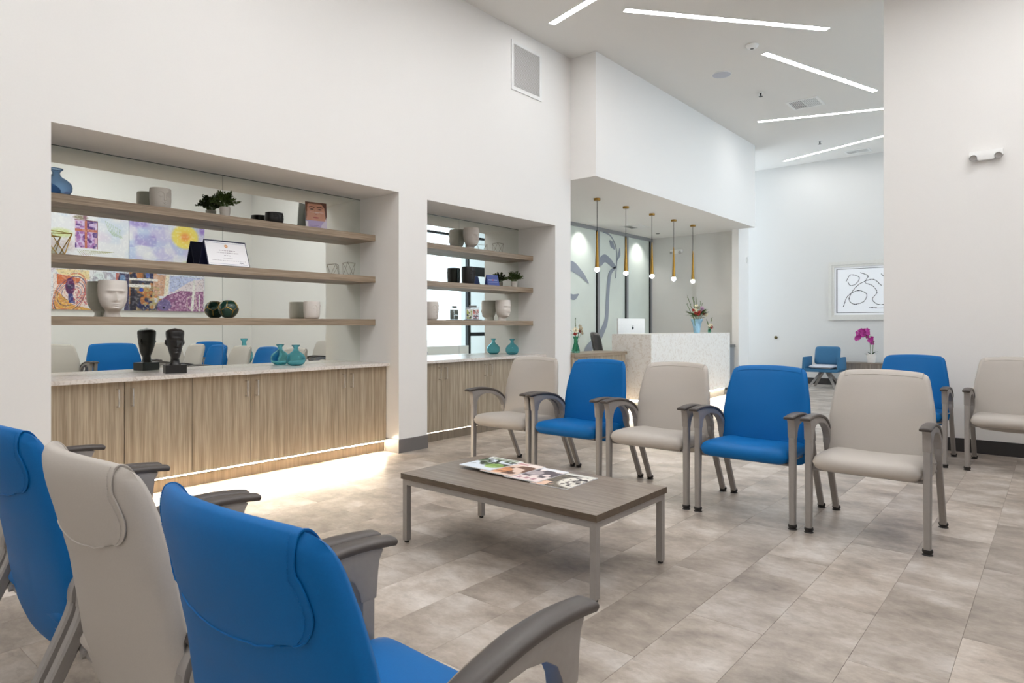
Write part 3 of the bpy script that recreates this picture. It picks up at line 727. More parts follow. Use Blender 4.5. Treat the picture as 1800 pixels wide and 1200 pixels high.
# lower part: orange field, fish in swirls
x0, y0 = f(40, 1105); x1, y1 = f(400, 740); L_.rect(x0, x1, y0, y1, (240, 220, 214)); L_.poly([f(40, 1105), f(480, 1105), f(250, 1060), f(60, 900)], (232, 176, 90)); L_.poly([f(80, 740), f(330, 780), f(300, 830), f(80, 850)], (214, 106, 60), .9); L_.poly([f(60, 690), f(420, 690), f(430, 790), f(100, 740)], (238, 214, 150), .8)
for k in range(7):
    x, y = f(235-k*4, 930+4*k); L_.ring(x, y, .09+.028*k, .055+.018*k, (90, 70, 110) if k % 2 else (214, 120, 90), .03, .8, .15*k)
x, y = f(215, 870); L_.ell(x, y, .062, .085, (96, 44, 92)); x, y = f(215, 870); L_.ell(x, y+.01, .045, .04, (70, 56, 92)); L_.poly([f(195, 940), f(240, 940), f(270, 1035), f(200, 1040)], (66, 66, 130)); L_.poly([f(195, 780), f(240, 780), f(262, 840), f(170, 840)], (100, 40, 90))
mk = (L_.X > f(250, 0)[0]) & (L_.X < f(400, 0)[0]) & (L_.Y < f(0, 880)[1]) & (L_.Y > f(0, 1050)[1]); L_.mixm(L_.noise(60, 9, .6, .1)*mk*.8, (196, 90, 96))
L_.mixm(L_.noise(26, 10, .6, .1)*(L_.Y < f(0, 700)[1])*(L_.Y > f(0, 800)[1])*(L_.X > .48)*.6, (150, 140, 160))
L_.poly([f(740, 700), f(872, 700), f(872, 1110), f(815, 1110), f(835, 820), f(740, 810)], (70, 64, 96)); x, y = f(800, 760); L_.ell(x, y, .04, .05, (120, 150, 190)); L_.poly([f(720, 700), f(760, 700), f(740, 800), f(722, 800)], (200, 120, 110))
g = sc(R_, 878, 1665, 220, 1112)
R_.mixm(R_.noise(5, 21, .5, .3)*.8*(R_.Y > .55), (196, 190, 232)); R_.mixm(R_.noise(7, 22, .6, .2)*.7*(R_.Y > .7)*(R_.X < .5), (150, 130, 206)); R_.mixm(R_.noise(6, 25, .6, .2)*.5, (178, 206, 236)); R_.mixm(R_.noise(8, 26, .66, .2)*.5, (246, 246, 246))
x, y = g(1450, 340); R_.ell(x, y, .20, .15, (244, 224, 110), 1, .18); R_.ell(x, y, .13, .1, (248, 206, 92), .9, .5); R_.ell(x, y, .075, .058, (244, 158, 84), 1, .6)
x, y = g(1640, 260); R_.ell(x, y, .05, .06, (150, 116, 206), .8, .6); x, y = g(1500, 610); R_.ell(x, y, .12, .04, (196, 206, 110), .6, .7)
R_.rect(0, .3, 0, g(0, 700)[1], (64, 60, 70)); mk = (R_.X < .45) & (R_.Y < g(0, 690)[1]); R_.mixm(R_.noise(12, 31, .5, .1)*mk*.9, (176, 150, 110)); R_.mixm(R_.noise(14, 32, .6, .1)*mk*.9, (40, 44, 90)); R_.mixm(R_.noise(18, 33, .62, .1)*mk*.9, (206, 130, 70)); 
R_.poly([g(1120, 740), g(1245, 750), g(1225, 960), g(1120, 960)], (214, 168, 140)); R_.rect(0, g(1160, 0)[0], g(0, 815)[1], g(0, 790)[1], (240, 236, 230)); R_.rect(0, g(1090, 0)[0], g(0, 880)[1], g(0, 850)[1], (240, 236, 230)); x, y = g(995, 905); R_.ell(x, y, .03, .022, (50, 80, 190)); x, y = g(1060, 760); R_.ell(x, y, .03, .035, (90, 110, 180))
R_.poly([g(890, 890), g(930, 890), g(945, 1110), g(885, 1110)], (40, 36, 52)); R_.mixm(R_.noise(30, 35, .55, .1)*((R_.X > .17) & (R_.X < .38) & (R_.Y < g(0, 870)[1]))*.7, (190, 176, 120))
R_.poly([g(1245, 745), g(1285, 745), g(1260, 950), g(1220, 960)], (238, 228, 206)); R_.poly([g(1285, 750), g(1665, 760), g(1665, 900), g(1330, 910), g(1280, 930)], (190, 200, 236)); R_.poly([g(1500, 800), g(1660, 760), g(1660, 900), g(1330, 910)], (232, 220, 226))
R_.poly([g(1150, 1110), g(1180, 1010), g(1260, 950), g(1400, 900), g(1655, 900), g(1655, 1115)], (150, 96, 140)); x, y = g(1230, 1050); R_.ell(x, y, .1, .07, (124, 110, 160)); mk = (R_.X > .5) & (R_.Y < g(0, 910)[1]); R_.mixm(R_.noise(60, 36, .6, .08)*mk*.8, (214, 170, 200)); x, y = g(1222, 1078); R_.ell(x, y, .016, .012, (36, 36, 50))
x, y = g(1520, 1020); R_.ring(x, y, .065, .075, (214, 200, 190), .06); x, y = g(1610, 960); R_.ring(x, y, .06, .16, (230, 214, 210), .04); R_.poly([g(1540, 780), g(1565, 780), g(1540, 1110), g(1510, 1110)], (240, 238, 234)); R_.poly([g(1600, 930), g(1612, 930), g(1612, 1110), g(1598, 1110)], (236, 232, 230))
for P_ in (L_, R_):
    for q_, c_ in ((45, (255, 255, 255)), (80, (60, 50, 70))): P_.mixm(P_.noise(q_, q_, .68, .2)*(.28 if q_ == 45 else .2*(P_.Y < .5)), c_)
painting(3.70, 5.02, 1.505, 3.28, L_, 'left canvas of the abstract diptych reflected in the mirror, with purple window shape and fish')
painting(5.02, 6.49, 1.505, 3.28, R_, 'right canvas of the abstract diptych reflected in the mirror, with yellow sun')

# ------------------------------------------------------------------ vessels, sculptures, plants
def lathe_obj(name, m, prof, parent, seg=28, loc=(0, 0, 0), **k):
    b = B(); lathe(b, prof, seg, close=False); bmesh.ops.recalc_face_normals(b, faces=b.faces); return finish(b, name, m, parent, loc, sharp=60, **k)
def bottle(label, loc, h, w, mt, name='glass_vase', group=None):
    t = thing(name, label, 'vase', loc, 0, group); r = w/2
    z = lambda k: k*h
    prof = [(0, 0), (r*.55, z(.0)), (r*.82, z(.07)), (r*.98, z(.2)), (r, z(.33)), (r*.93, z(.46)), (r*.7, z(.58)), (r*.42, z(.67)), (r*.27, z(.74)), (r*.23, z(.84)), (r*.28, z(.9)), (r*.4, z(.95)), (r*.42, z(1)),
            (r*.34, z(1)), (r*.3, z(.96)), (r*.2, z(.9)), (r*.17, z(.82)), (r*.22, z(.74)), (r*.37, z(.66)), (r*.65, z(.57)), (r*.88, z(.45)), (r*.95, z(.33)), (r*.92, z(.2)), (r*.76, z(.09)), (r*.45, z(.035)), (0, z(.035))]
    lathe_obj('body', mt, prof, t, 32)
    b = B(); 
    pts = [(r*.41*cos(a), r*.41*sin(a), z(.985)) for a in [2*pi*i/24 for i in range(25)]]
    tube(b, pts, r*.035, 6); finish(b, 'lip', mt, t)
    return t
def head(parent, H, mt, slim=1., flat=True, z0=0, seg=40, name='head', rows=44):
    P = [(0, .056, .056, -.025), (.08, .05, .048, -.025), (.14, .052, .046, -.018), (.175, .07, .046, -.002), (.22, .082, .055, .003), (.3, .09, .070, .002), (.42, .094, .083, 0), (.55, .098, .089, -.004), (.72, .101, .091, -.006), (.88, .101, .09, -.006), (1, .095, .085, -.006)]
    if not flat: P = [(0, .030, .026, .012), (.06, .044, .036, .008), (.2, .060, .050, .006), (.4, .072, .064, 0), (.6, .080, .074, 0), (.85, .082, .082, 0), (.95, .078, .079, 0), (1, .072, .074, 0)]
    bm = B(); rings = []; k = H/.255
    for j in range(rows+1):
        u = j/rows; rx = interp(u, [(p[0], p[1]) for p in P]); ry = interp(u, [(p[0], p[2]) for p in P])*slim; cx = interp(u, [(p[0], p[3]) for p in P])
        if not flat and u > .9:
            kk = math.sqrt(max(.05, 1-((u-.9)/.103)**2)); rx *= kk; ry *= kk
        ring = []
        for i in range(seg):
            a = 2*pi*i/seg; y = ry*sin(a); x = cx+rx*cos(a)*1.0; c = cos(a)
            if c > 0:
                g = lambda y0, s: math.exp(-((y-y0)/s)**2); gz = lambda u0, s: math.exp(-((u-u0)/s)**2)
                d = 0
                nz = max(0, 1-abs(u-.43)/.03)*.6 if u < .43 else max(0, 1-(u-.43)/.27)
                d += .036*nz*g(0, .0115*(1.25-.35*ss(.43, .7, u)))
                d -= .027*(g(.032*slim, .016)+g(-.032*slim, .016))*gz(.63, .05)
                d += .007*(g(.032*slim, .012)+g(-.032*slim, .012))*gz(.615, .022)
                d += .011*gz(.71, .022)*(g(.03*slim, .024)+g(-.03*slim, .024))
                d += .014*gz(.345, .015)*g(0, .022)+.014*gz(.305, .016)*g(0, .018)-.004*gz(.325, .008)*g(0, .024)
                d += .016*gz(.225, .035)*g(0, .024)
                d += .004*gz(.5, .06)*(g(.05*slim, .018)+g(-.05*slim, .018))
                x += d*min(1, c*2.2)*(1 if flat else .62)
            ring.append(bm.verts.new((x*k, y*k, z0+u*H)))
        rings.append(ring)
    for A, Q in zip(rings, rings[1:]):
        for i in range(seg): bm.faces.new((A[i], A[(i+1) % seg], Q[(i+1) % seg], Q[i]))
    if flat:
        inner = [bm.verts.new((v.co.x*.9, v.co.y*.9, v.co.z)) for v in rings[-1]]; deep = [bm.verts.new((v.co.x*.88, v.co.y*.88, v.co.z-H*.18)) for v in rings[-1]]
        for i in range(seg):
            j = (i+1) % seg; bm.faces.new((rings[-1][i], rings[-1][j], inner[j], inner[i])); bm.faces.new((inner[i], inner[j], deep[j], deep[i]))
        bm.faces.new(deep)
    else:
        c0 = bm.verts.new((rings[-1][0].co.x*0, 0, z0+H*1.02))
        for i in range(seg): bm.faces.new((rings[-1][i], rings[-1][(i+1) % seg], c0))
    bm.faces.new(rings[0][::-1]); bmesh.ops.recalc_face_normals(bm, faces=bm.faces)
    return finish(bm, name, mt, parent, sharp=50)
def head_planter(label, loc, H=.255, rz=0):
    t = thing('head_planter', label, 'planter', loc, rz, 'white head-shaped planters'); head(t, H, M['ceram'], name='head'); return t
def face_pot(label, loc, h, w, mt, group, rz=0, bowl=False, deco=True):
    t = thing('face_pot', label, 'pot', loc, rz, group); r = w/2
    pr = [(0, 0), (r*.72, 0), (r*.86, h*.03), (r*.95, h*.12), (r*(1.03 if bowl else 1), h*.45), (r*(.96 if bowl else 1), h*.93), (r*.97, h), (r*.9, h), (r*.88, h*.94), (r*.86, h*.2), (0, h*.16)]
    lathe_obj('bowl' if bowl else 'pot_body', mt, pr, t, 36)
    if deco:
        def on(a, z, o=.0): rr = interp(z/h, [(0, r*.8), (.12, r*.95), (.45, r), (1, r)])+o; return (rr*cos(a), rr*sin(a), z)
        for s in (-1, 1):
            b = B(); tube(b, smoothpath([on(s*.75, h*.72), on(s*.5, h*.80), on(s*.22, h*.76), on(s*.10, h*.6), on(s*.13, h*.42), on(s*.06, h*.385), on(0, h*.39)], 4), h*.02+.0012, 6); finish(b, 'brow_line', mt, t)
            b = B(); tube(b, smoothpath([on(s*.62, h*.6), on(s*.42, h*.565), on(s*.24, h*.6)], 4), h*.016+.001, 6); finish(b, 'eyelid', mt, t)
        b = B(); tube(b, smoothpath([on(-.2, h*.27), on(-.06, h*.295), on(0, h*.285), on(.06, h*.295), on(.2, h*.27)], 4), h*.02, 6); tube(b, smoothpath([on(-.16, h*.25), on(0, h*.215), on(.16, h*.25)], 4), h*.02, 6); finish(b, 'lips', mt, t)
    return t
def leafquad(bm, p, d, up, L, w):
    d = d.normalized(); s = d.cross(up); s = s.normalized() if s.length > 1e-4 else Vector((1, 0, 0)); n = s.cross(d)
    pts = [p, p+d*L*.35+s*w+n*L*.06, p+d*L*.75+s*w*.7+n*L*.04, p+d*L, p+d*L*.75-s*w*.7+n*L*.04, p+d*L*.35-s*w+n*L*.06]
    bm.faces.new([bm.verts.new(q) for q in pts])
def shrub(label, loc, R, H, pr, ph, group, seed, potmat='ceramg'):
    t = thing('potted_plant', label, 'plant', loc, 0, group); rnd = random.Random(seed)
    lathe_obj('pot', M[potmat], [(0, 0), (pr*.8, 0), (pr*.95, ph*.5), (pr, ph), (pr*.9, ph), (pr*.85, ph*.8), (0, ph*.8)], t, 24)
    bl = B(); bs = B()
    for k in range(64):
        a = rnd.uniform(0, 2*pi); el = rnd.uniform(.1, 1.0); rr = R*rnd.uniform(.6, 1)
        top = Vector((cos(a)*rr*cos(el*1.2), sin(a)*rr*cos(el*1.2), ph+(H-ph)*(.12+.88*el)*rnd.uniform(.8, 1)))
        base = Vector((cos(a)*pr*.3, sin(a)*pr*.3, ph*.85)); mid = (base+top)/2+Vector((0, 0, .02))
        P = smoothpath([base, mid, top], 5); tube(bs, P, .0012, 4)
        for q in P[4:]:
            for _ in range(4):
                d = Vector((rnd.uniform(-1, 1), rnd.uniform(-1, 1), rnd.uniform(-.6, .8)))+(top-base).normalized()*.6
                leafquad(bl, q, d, Vector((rnd.uniform(-.3, .3), rnd.uniform(-.3, .3), 1)), rnd.uniform(.014, .022), .0055)
    finish(bs, 'stems', M['stem'], t)['kind'] = 'stuff'; finish(bl, 'foliage', M['leaf'], t, smooth=False)['kind'] = 'stuff'
    return t
def wire_ornament(label, loc, w, h, mt, rz=0, r=.0016, panes=False):
    t = thing('wire_ornament', label, 'ornament', loc, rz, 'geometric wire ornaments')
    def ringp(n, R, z, ph): return [Vector((R*cos(ph+2*pi*i/n), R*sin(ph+2*pi*i/n), z)) for i in range(n)]
    A = ringp(3, w*.42, r, 0); T = ringp(3, w*.52, h, pi/3); k = 0
    for P, nme in ((A, 'base_ring'), (T, 'rim')):
        b = B()
        for i in range(3): tube(b, [P[i], P[(i+1) % 3]], r, 6)
        finish(b, nme, mt, t)
    b = B()
    for i in range(3): tube(b, [A[i], T[i]], r, 6); tube(b, [A[i], T[(i-1) % 3]], r, 6)
    finish(b, 'struts', mt, t)
    if panes:
        for i in range(3):
            b = B(); b.faces.new([b.verts.new(q) for q in (A[i], A[(i+1) % 3], T[i])]); finish(b, 'pane', M['amber'], t, smooth=False)
    return t
def green_ball(label, loc, d):
    t = thing('faceted_ball_vase', label, 'ornament', loc); R = d/2
    lathe_obj('globe', M['green_gl'], [(R*.35, 0), (R*.6, R*.12), (R*.86, R*.45), (R, R*.95), (R*.93, R*1.3), (R*.72, R*1.62), (R*.45, R*1.82), (R*.36, R*1.84), (R*.36, R*1.6), (0, R*1.6)], t, 32)
    b = B(); ico = B(); bmesh.ops.create_icosphere(ico, subdivisions=1, radius=1); ico.faces.ensure_lookup_table()
    for e in ico.edges:
        c = [f.calc_center_median().normalized() for f in e.link_faces]
        pts = []
        for i in range(7):
            v = c[0].lerp(c[1], i/6).normalized()*R*1.003; v.z = v.z*.93+R*.95
            if v.z > .004: pts.append(v)
        if len(pts) > 1: tube(b, pts, .0022, 5)
    ico.free(); finish(b, 'gold_lines', M['gold'], t)
    return t

SX = -5.26
ZT_, ZM_, ZB_ = 2.0905, 1.6855, 1.2675
ZK = .8475
bottle('smoky blue glass bottle vase on the top long shelf at the left', (SX, 1.44, ZT_), .185, .19, M['bgl'])
face_pot('pale grey face-shaped pot on the top long shelf', (SX, 2.117, ZT_), .155, .15, M['ceramg'], 'face pots', .1)
shrub('small bushy potted plant on the top long shelf', (SX, 2.62, ZT_), .125, .215, .042, .085, 'small potted plants', 3)
face_pot('glossy black low bowl with a nose relief on the top long shelf', (SX, 3.06, ZT_), .095, .155, M['black'], 'black pots', .1, bowl=True)
# leaflet with a portrait photo
t = thing('portrait_card', 'upright card with a close-up photo of a woman on the top long shelf', 'card', (SX-.02, 3.50, ZT_), -.12)
t.rotation_euler = (0, -.10, -.25)
pc = Pic(60, 78, (206, 150, 124)); pc.mixm(pc.noise(5, 41, .5, .5)*.3, (232, 184, 158))
pc.poly([(0, 1), (0, .2), (.06, .5), (.1, .9), (.25, 1)], (120, 74, 52)); pc.poly([(1, 1), (1, .3), (.93, .45), (.9, .8), (.7, 1)], (96, 60, 46)); pc.rect(0, 1, .93, 1, (100, 66, 50), .8)
for s in (.3, .68): pc.ell(s, .74, .11, .03, (96, 70, 60), .8, .4); pc.ell(s, .735, .04, .02, (50, 40, 40)); pc.line([(s-.13, .81), (s, .835), (s+.12, .81)], (90, 56, 44), .016, .9)
pc.ell(.49, .57, .07, .03, (168, 108, 90), .8, .6); pc.line([(.43, .72), (.42, .6)], (180, 122, 100), .012, .7); pc.ell(.49, .44, .15, .03, (190, 84, 84), .95, .3); pc.line([(.35, .44), (.63, .44)], (120, 50, 52), .008)
pc.rect(0, 1, 0, .33, (186, 170, 214)); pc.rect(0, .12, 0, .3, (238, 234, 244)); pc.poly([(.65, 0), (1, 0), (1, .5), (.9, .33), (.75, .2)], (222, 218, 230), .8)
for k in range(5): pc.rect(.2, .6-.05*(k % 2), .08+k*.04, .09+k*.04, (120, 104, 160), .8)
pc.rect(.2, .85, .63, .645, (240, 240, 240), .8); pc.rect(.45, .62, .6, .62, (240, 240, 240), .7)
bx('card_board', M['paper'], (-.004, 0, -.10, .10, 0, .26), t); panel(pc, 'printed_face', (.001, -.10, 0), (0, .20, 0), (0, 0, .26), t)
b = B(); prism(b, [(-.004, .2), (-.006, .2), (-.055, 0), (-.05, 0)], 1, -.03, .03); finish(b, 'easel_leg', M['paper'], t, smooth=False)

wire_ornament('large gold wire geometric ornament at the left of the middle long shelf', (SX, 1.43, ZM_), .20, .155, M['gold'], .5, .003, True)
# certificate on a navy tent stand
t = thing('certificate_stand', 'white framed certificate on a navy tent-shaped stand, middle long shelf', 'certificate', (SX-.005, 2.62, ZM_), .0)
th = .115; Hc = .215; w = .175
b = B(); prism(b, [(th*.75, 0), (th*.70, 0), (0, Hc-.008), (-th*.65, 0), (-th*.7, 0), (0, Hc)], 1, -w, w); finish(b, 'stand', M['navy'], t, smooth=False)
ce = Pic(110, 66, (244, 243, 246)); ce.rect(.0, 1, 0, 1, (28, 34, 70)); ce.rect(.015, .985, .025, .975, (244, 243, 246)); ce.rect(.05, .95, .07, .93, (176, 178, 200)); ce.rect(.057, .943, .085, .915, (244, 243, 246))
ce.ell(.5, .8, .045, .07, (200, 120, 60), 1, .3); ce.ell(.5, .8, .02, .03, (240, 200, 150))
rr = random.Random(4)
for y_, x0_, x1_ in ((.62, .32, .68), (.53, .25, .76), (.42, .42, .58), (.31, .38, .6), (.22, .12, .9)):
    x_ = x0_
    while x_ < x1_:
        wd_ = rr.uniform(.015, .05); ce.rect(x_, x_+wd_, y_-.012, y_+.012, (150, 140, 150), .85); x_ += wd_+.014
ce.line([(.76, .13), (.79, .17), (.8, .12), (.84, .16), (.86, .12)], (60, 60, 90), .006)
n_ = Vector((Hc, 0, th*.75)).normalized()
panel(ce, 'certificate', Vector((th*.75, -w, 0))+n_*.002, (0, 2*w, 0), (-th*.75*.97, 0, Hc*.97), t)
wire_ornament('slim bronze wire geometric ornament at the right end of the middle long shelf', (SX, 3.84, ZM_), .13, .125, M['bronze'], .3)

head_planter('white faceted head planter facing out on the bottom long shelf', (SX, 1.79, ZB_), .262, -.12)
green_ball('dark green ball vase with gold lines on the bottom long shelf', (SX, 2.65, ZB_), .158)
face_pot('white face-shaped pot at the right of the bottom long shelf', (SX, 3.435, ZB_), .158, .148, M['ceram'], 'face pots', .2)
# black bust
t = thing('head_sculpture', 'slender black head sculpture on a block, standing on the long counter', 'sculpture', (-5.12, 2.165, ZK), -.25)
bx('plinth', M['black'], (-.055, .06, -.072, .072, 0, .062), t, bevel=.008)
b = B(); lathe(b, [(.045, .06), (.034, .075), (.03, .10), (.03, .14), (.034, .17)], 20); finish(b, 'neck', M['black'], t)
head(t, .235, M['black'], slim=.84, flat=False, z0=.098)
b = B()
for s in (-1, 1): tube(b, [(-.012, s*.052, .205), (-.016, s*.060, .225), (-.014, s*.060, .25)], [.005, .009, .005], 8)
finish(b, 'ears', M['black'], t)
bottle('round teal glass bottle vase on the long counter', (-5.25, 3.265, ZK), .185, .168, M['teal'], group='teal bottle vases')
# narrow niche
head_planter('white head planter on the top shelf of the narrow niche', (SX, 5.56, ZT_), .25, -.1)
wire_ornament('thin bronze wire ornament on the top shelf of the narrow niche', (SX, 6.03, ZT_), .15, .12, M['bronze'], .2, .0014)
face_pot('tall black pot with face relief, middle shelf of the narrow niche', (SX, 5.51, ZM_), .2, .155, M['black'], 'black pots', .1)
t = thing('display_card', 'small royal blue display card with white print, middle shelf of the narrow niche', 'card', (SX+.02, 5.90, ZM_), -.3)
b = B(); prism(b, [(.04, 0), (.036, 0), (-.002, .122), (-.036, 0), (-.04, 0), (-.002, .13)], 1, -.082, .082); finish(b, 'tent', M['bluecard'], t, smooth=False)
pb = Pic(50, 38, (74, 92, 158)); pb.rect(.1, .42, .5, .56, (220, 220, 236)); pb.rect(.58, .88, .5, .56, (220, 220, 236)); pb.ell(.5, .53, .07, .09, (190, 110, 120)); pb.rect(.1, .9, .28, .31, (180, 186, 220), .7)
panel(pb, 'printed_face', (.0415, -.08, .0), (0, .16, 0), (-.041, 0, .127), t)
shrub('small potted plant on the middle shelf of the narrow niche', (SX, 6.34, ZM_), .13, .205, .042, .075, 'small potted plants', 8)
face_pot('white face-shaped pot at the left of the bottom shelf of the narrow niche', (SX, 4.92, ZB_), .2, .165, M['ceram'], 'face pots', .25)
t = thing('brochure_stand', 'clear acrylic stand holding three small printed cards, bottom shelf of the narrow niche', 'stand', (SX+.03, 5.55, ZB_), -.2)
bx('stand_base', M['blackm'], (-.04, .05, -.1, .1, 0, .008), t); bx('acrylic_sheet', M['acrylic'], (-.004, 0, -.09, .09, .008, .15), t)
for nme, y0, y1, z0, z1, cols in (('card', -.088, -.004, .012, .128, ((60, 66, 60), (160, 170, 80), (220, 220, 210))), ('card', .002, .085, .066, .128, ((200, 120, 110), (80, 60, 60), (230, 214, 210))), ('card', .002, .085, .012, .062, ((150, 90, 90), (230, 230, 240), (90, 90, 100)))):
    q = Pic(24, 30, cols[0]); q.mixm(q.noise(4, int(y0*1e4+z0*1e3) % 99+3, .5, .2), cols[1]); q.mixm(q.noise(7, int(z1*1e3), .6, .2), cols[2]); q.rect(0, 1, 0, .05, (245, 245, 245)); q.rect(0, 1, .95, 1, (245, 245, 245)); q.rect(0, .06, 0, 1, (245, 245, 245)); q.rect(.94, 1, 0, 1, (245, 245, 245))
    cdo = bx(nme, M['paper'], (.0005, .002, y0, y1, z0, z1), t); panel(q, 'print', (.0026, y0, z0), (0, y1-y0, 0), (0, 0, z1-z0), cdo)
sg = Pic(60, 14, (120, 124, 128))
bx('title_card', M['dim'], (0, .002, -.05, .055, .15, .172), t)
def text_obj(s, size, m, parent, loc, rot, name='lettering'):
    cu = bpy.data.curves.new(name, 'FONT'); cu.body = s; cu.size = size; cu.align_x = 'CENTER'; cu.extrude = .0004
    tmp = bpy.data.objects.new(name, cu); C.objects.link(tmp); bpy.context.view_layer.update()
    me = bpy.data.meshes.new_from_object(tmp); bpy.data.objects.remove(tmp); me.materials.append(m)
    o = bpy.data.objects.new(name, me); C.objects.link(o); o.parent = parent; o.location = loc; o.rotation_euler = rot; return o
text_obj('BEST', .026, M['paper'], t, (.0032, -.046, .104), (pi/2, 0, pi/2))
head_planter('white head planter on the bottom shelf of the narrow niche', (SX, 6.13, ZB_), .252, -.1)
bottle('round teal glass bottle vase on the counter of the narrow niche', (-5.225, 6.26, ZK), .195, .165, M['teal'], group='teal bottle vases')
bottle('pale blue ball vase half hidden by the pillar on the narrow niche counter', (-5.12, 4.625, ZK), .22, .17, M['bgl'])

# end table with a vase (its reflection shows above the grey chair)
t = thing('end_table', 'low end table beyond the right-hand chairs, behind the reflected blue chair', 'table', (.42, 6.0, 0))
bx('tabletop', M['table'], (-.25, .25, -.25, .25, .50, .53), t, bevel=.002)
for sx in (-1, 1):
    for sy in (-1, 1): bx('leg', M['metal'], (sx*.22-.015, sx*.22+.015, sy*.22-.015, sy*.22+.015, 0, .4995), t)
bottle('tall teal glass vase whose rim shows above a chair in the mirror', (.42, 5.92, .5305), .45, .3, M['teal'])

# ------------------------------------------------------------------ reception
t = thing('reception_desk', 'white veined quartz reception desk with lit toe space', 'desk', (-4.41, 8.34, 0))
bx('front_panel', M['desk'], (-.04, 0, 0, 2.87, .14, 1.06), t, bevel=.003)
bx('end_panel', M['desk'], (-.64, -.04, 0, .04, .14, 1.06), t, bevel=.003)
bx('transaction_top', M['desk'], (-.64, .0, 0, 2.87, 1.06, 1.085), t, bevel=.003)
bx('work_surface', M['shelf'], (-.9, -.05, .05, 2.85, .72, .75), t)
bx('plinth', M['dim'], (-.60, -.07, .06, 2.8, 0, .14), t)
bx('toe_light', M['strip'], (-.069, -.064, .1, 2.78, .12, .132), t); bx('toe_light', M['strip'], (-.58, -.1, .054, .059, .12, .132), t)
t = thing('service_counter', 'low wood service counter joining the end of the reception desk', 'counter', (-4.75, 7.55, 0))
bx('counter_top', M['shelf'], (-.45, .02, -.64, .68, .80, .842), t, bevel=.002); bx('front_panel', M['door'], (-.4, 0, -.64, .66, .09, .80), t); bx('toe_kick', M['door'], (-.36, -.05, -.64, .66, 0, .09), t)
# monitor
t = thing('computer_monitor', 'white all-in-one computer seen from behind on the reception desk', 'computer', (-5.22, 9.20, .7505), -.35)
bx('screen_housing', M['white'], (-.02, .015, -.27, .27, .19, .57), t, bevel=.006)
b = B(); prism(b, [(-.01, .19), (.012, .30), (.05, .30), (.03, .0), (-.13, 0), (-.13, .008), (.01, .012)], 1, -.09, .09)
finish(b, 'stand', M['whitem'], t, smooth=False)
b = B(); lathe(b, [(0, 0), (.022, 0), (.026, .001), (0, .001)], 16, sx=1, sy=.8); finish(b, 'emblem', M['black'], t, (.0155, .02, .42), (0, pi/2, 0))
b = B(); tube(b, [(.0152, .02, .452), (.0152, .032, .464)], .006, 6); finish(b, 'emblem_leaf', M['black'], t)
bx('cable_hole', M['black'], (.048, .0525, .0, .035, .22, .29), t)
bx('screen', M['blackm'], (-.0215, -.0201, -.26, .26, .2, .56), t)
# desk chair
t = thing('office_chair', 'black office chair glimpsed behind the reception desk end', 'chair', (-5.66, 9.05, 0), pi/2+.2)
def ocb(s, q, h, sd): return Vector((s*.2, .12+.05*q-.05*s*s+sd*.02*h, .86+q*.24))
finish(pillow(ocb, 12, 12, 5, 6), 'backrest', M['black'], t, sharp=80)
finish(pillow(lambda s, q, h, sd: Vector((s*.24, -.1+q*.24, .48+sd*.035*h)), 12, 12, 6, 5), 'seat', M['black'], t, sharp=80)
for s in (-1, 1):
    b = B(); tube(b, smoothpath([(s*.24, -.05, .46), (s*.29, -.03, .52), (s*.29, -.02, .66), (s*.28, .02, .7)], 4), .014, 8); tube(b, [(s*.28, -.18, .7), (s*.28, .08, .7)], .022, 8); finish(b, 'armrest', M['black'], t)
b = B(); tube(b, [(0, -.05, .08), (0, -.05, .46)], .026, 10); finish(b, 'gas_column', M['blackm'], t)
b = B()
for k in range(5): a = 2*pi*k/5; tube(b, [(0, -.05, .09), (.28*cos(a), -.05+.28*sin(a), .065)], [.022, .014], 8)
finish(b, 'star_base', M['blackm'], t)
for k in range(5):
    a = 2*pi*k/5; b = B(); lathe(b, [(.0, -.02), (.028, -.018), (.028, .018), (0, .02)], 14); finish(b, 'caster', M['glide'], t, (.28*cos(a), -.05+.28*sin(a), .0285), (pi/2, 0, a))
b = B(); tube(b, [(0, .02, .44), (0, .14, .52), (0, .13, .72)], .02, 8); finish(b, 'back_bar', M['blackm'], t)

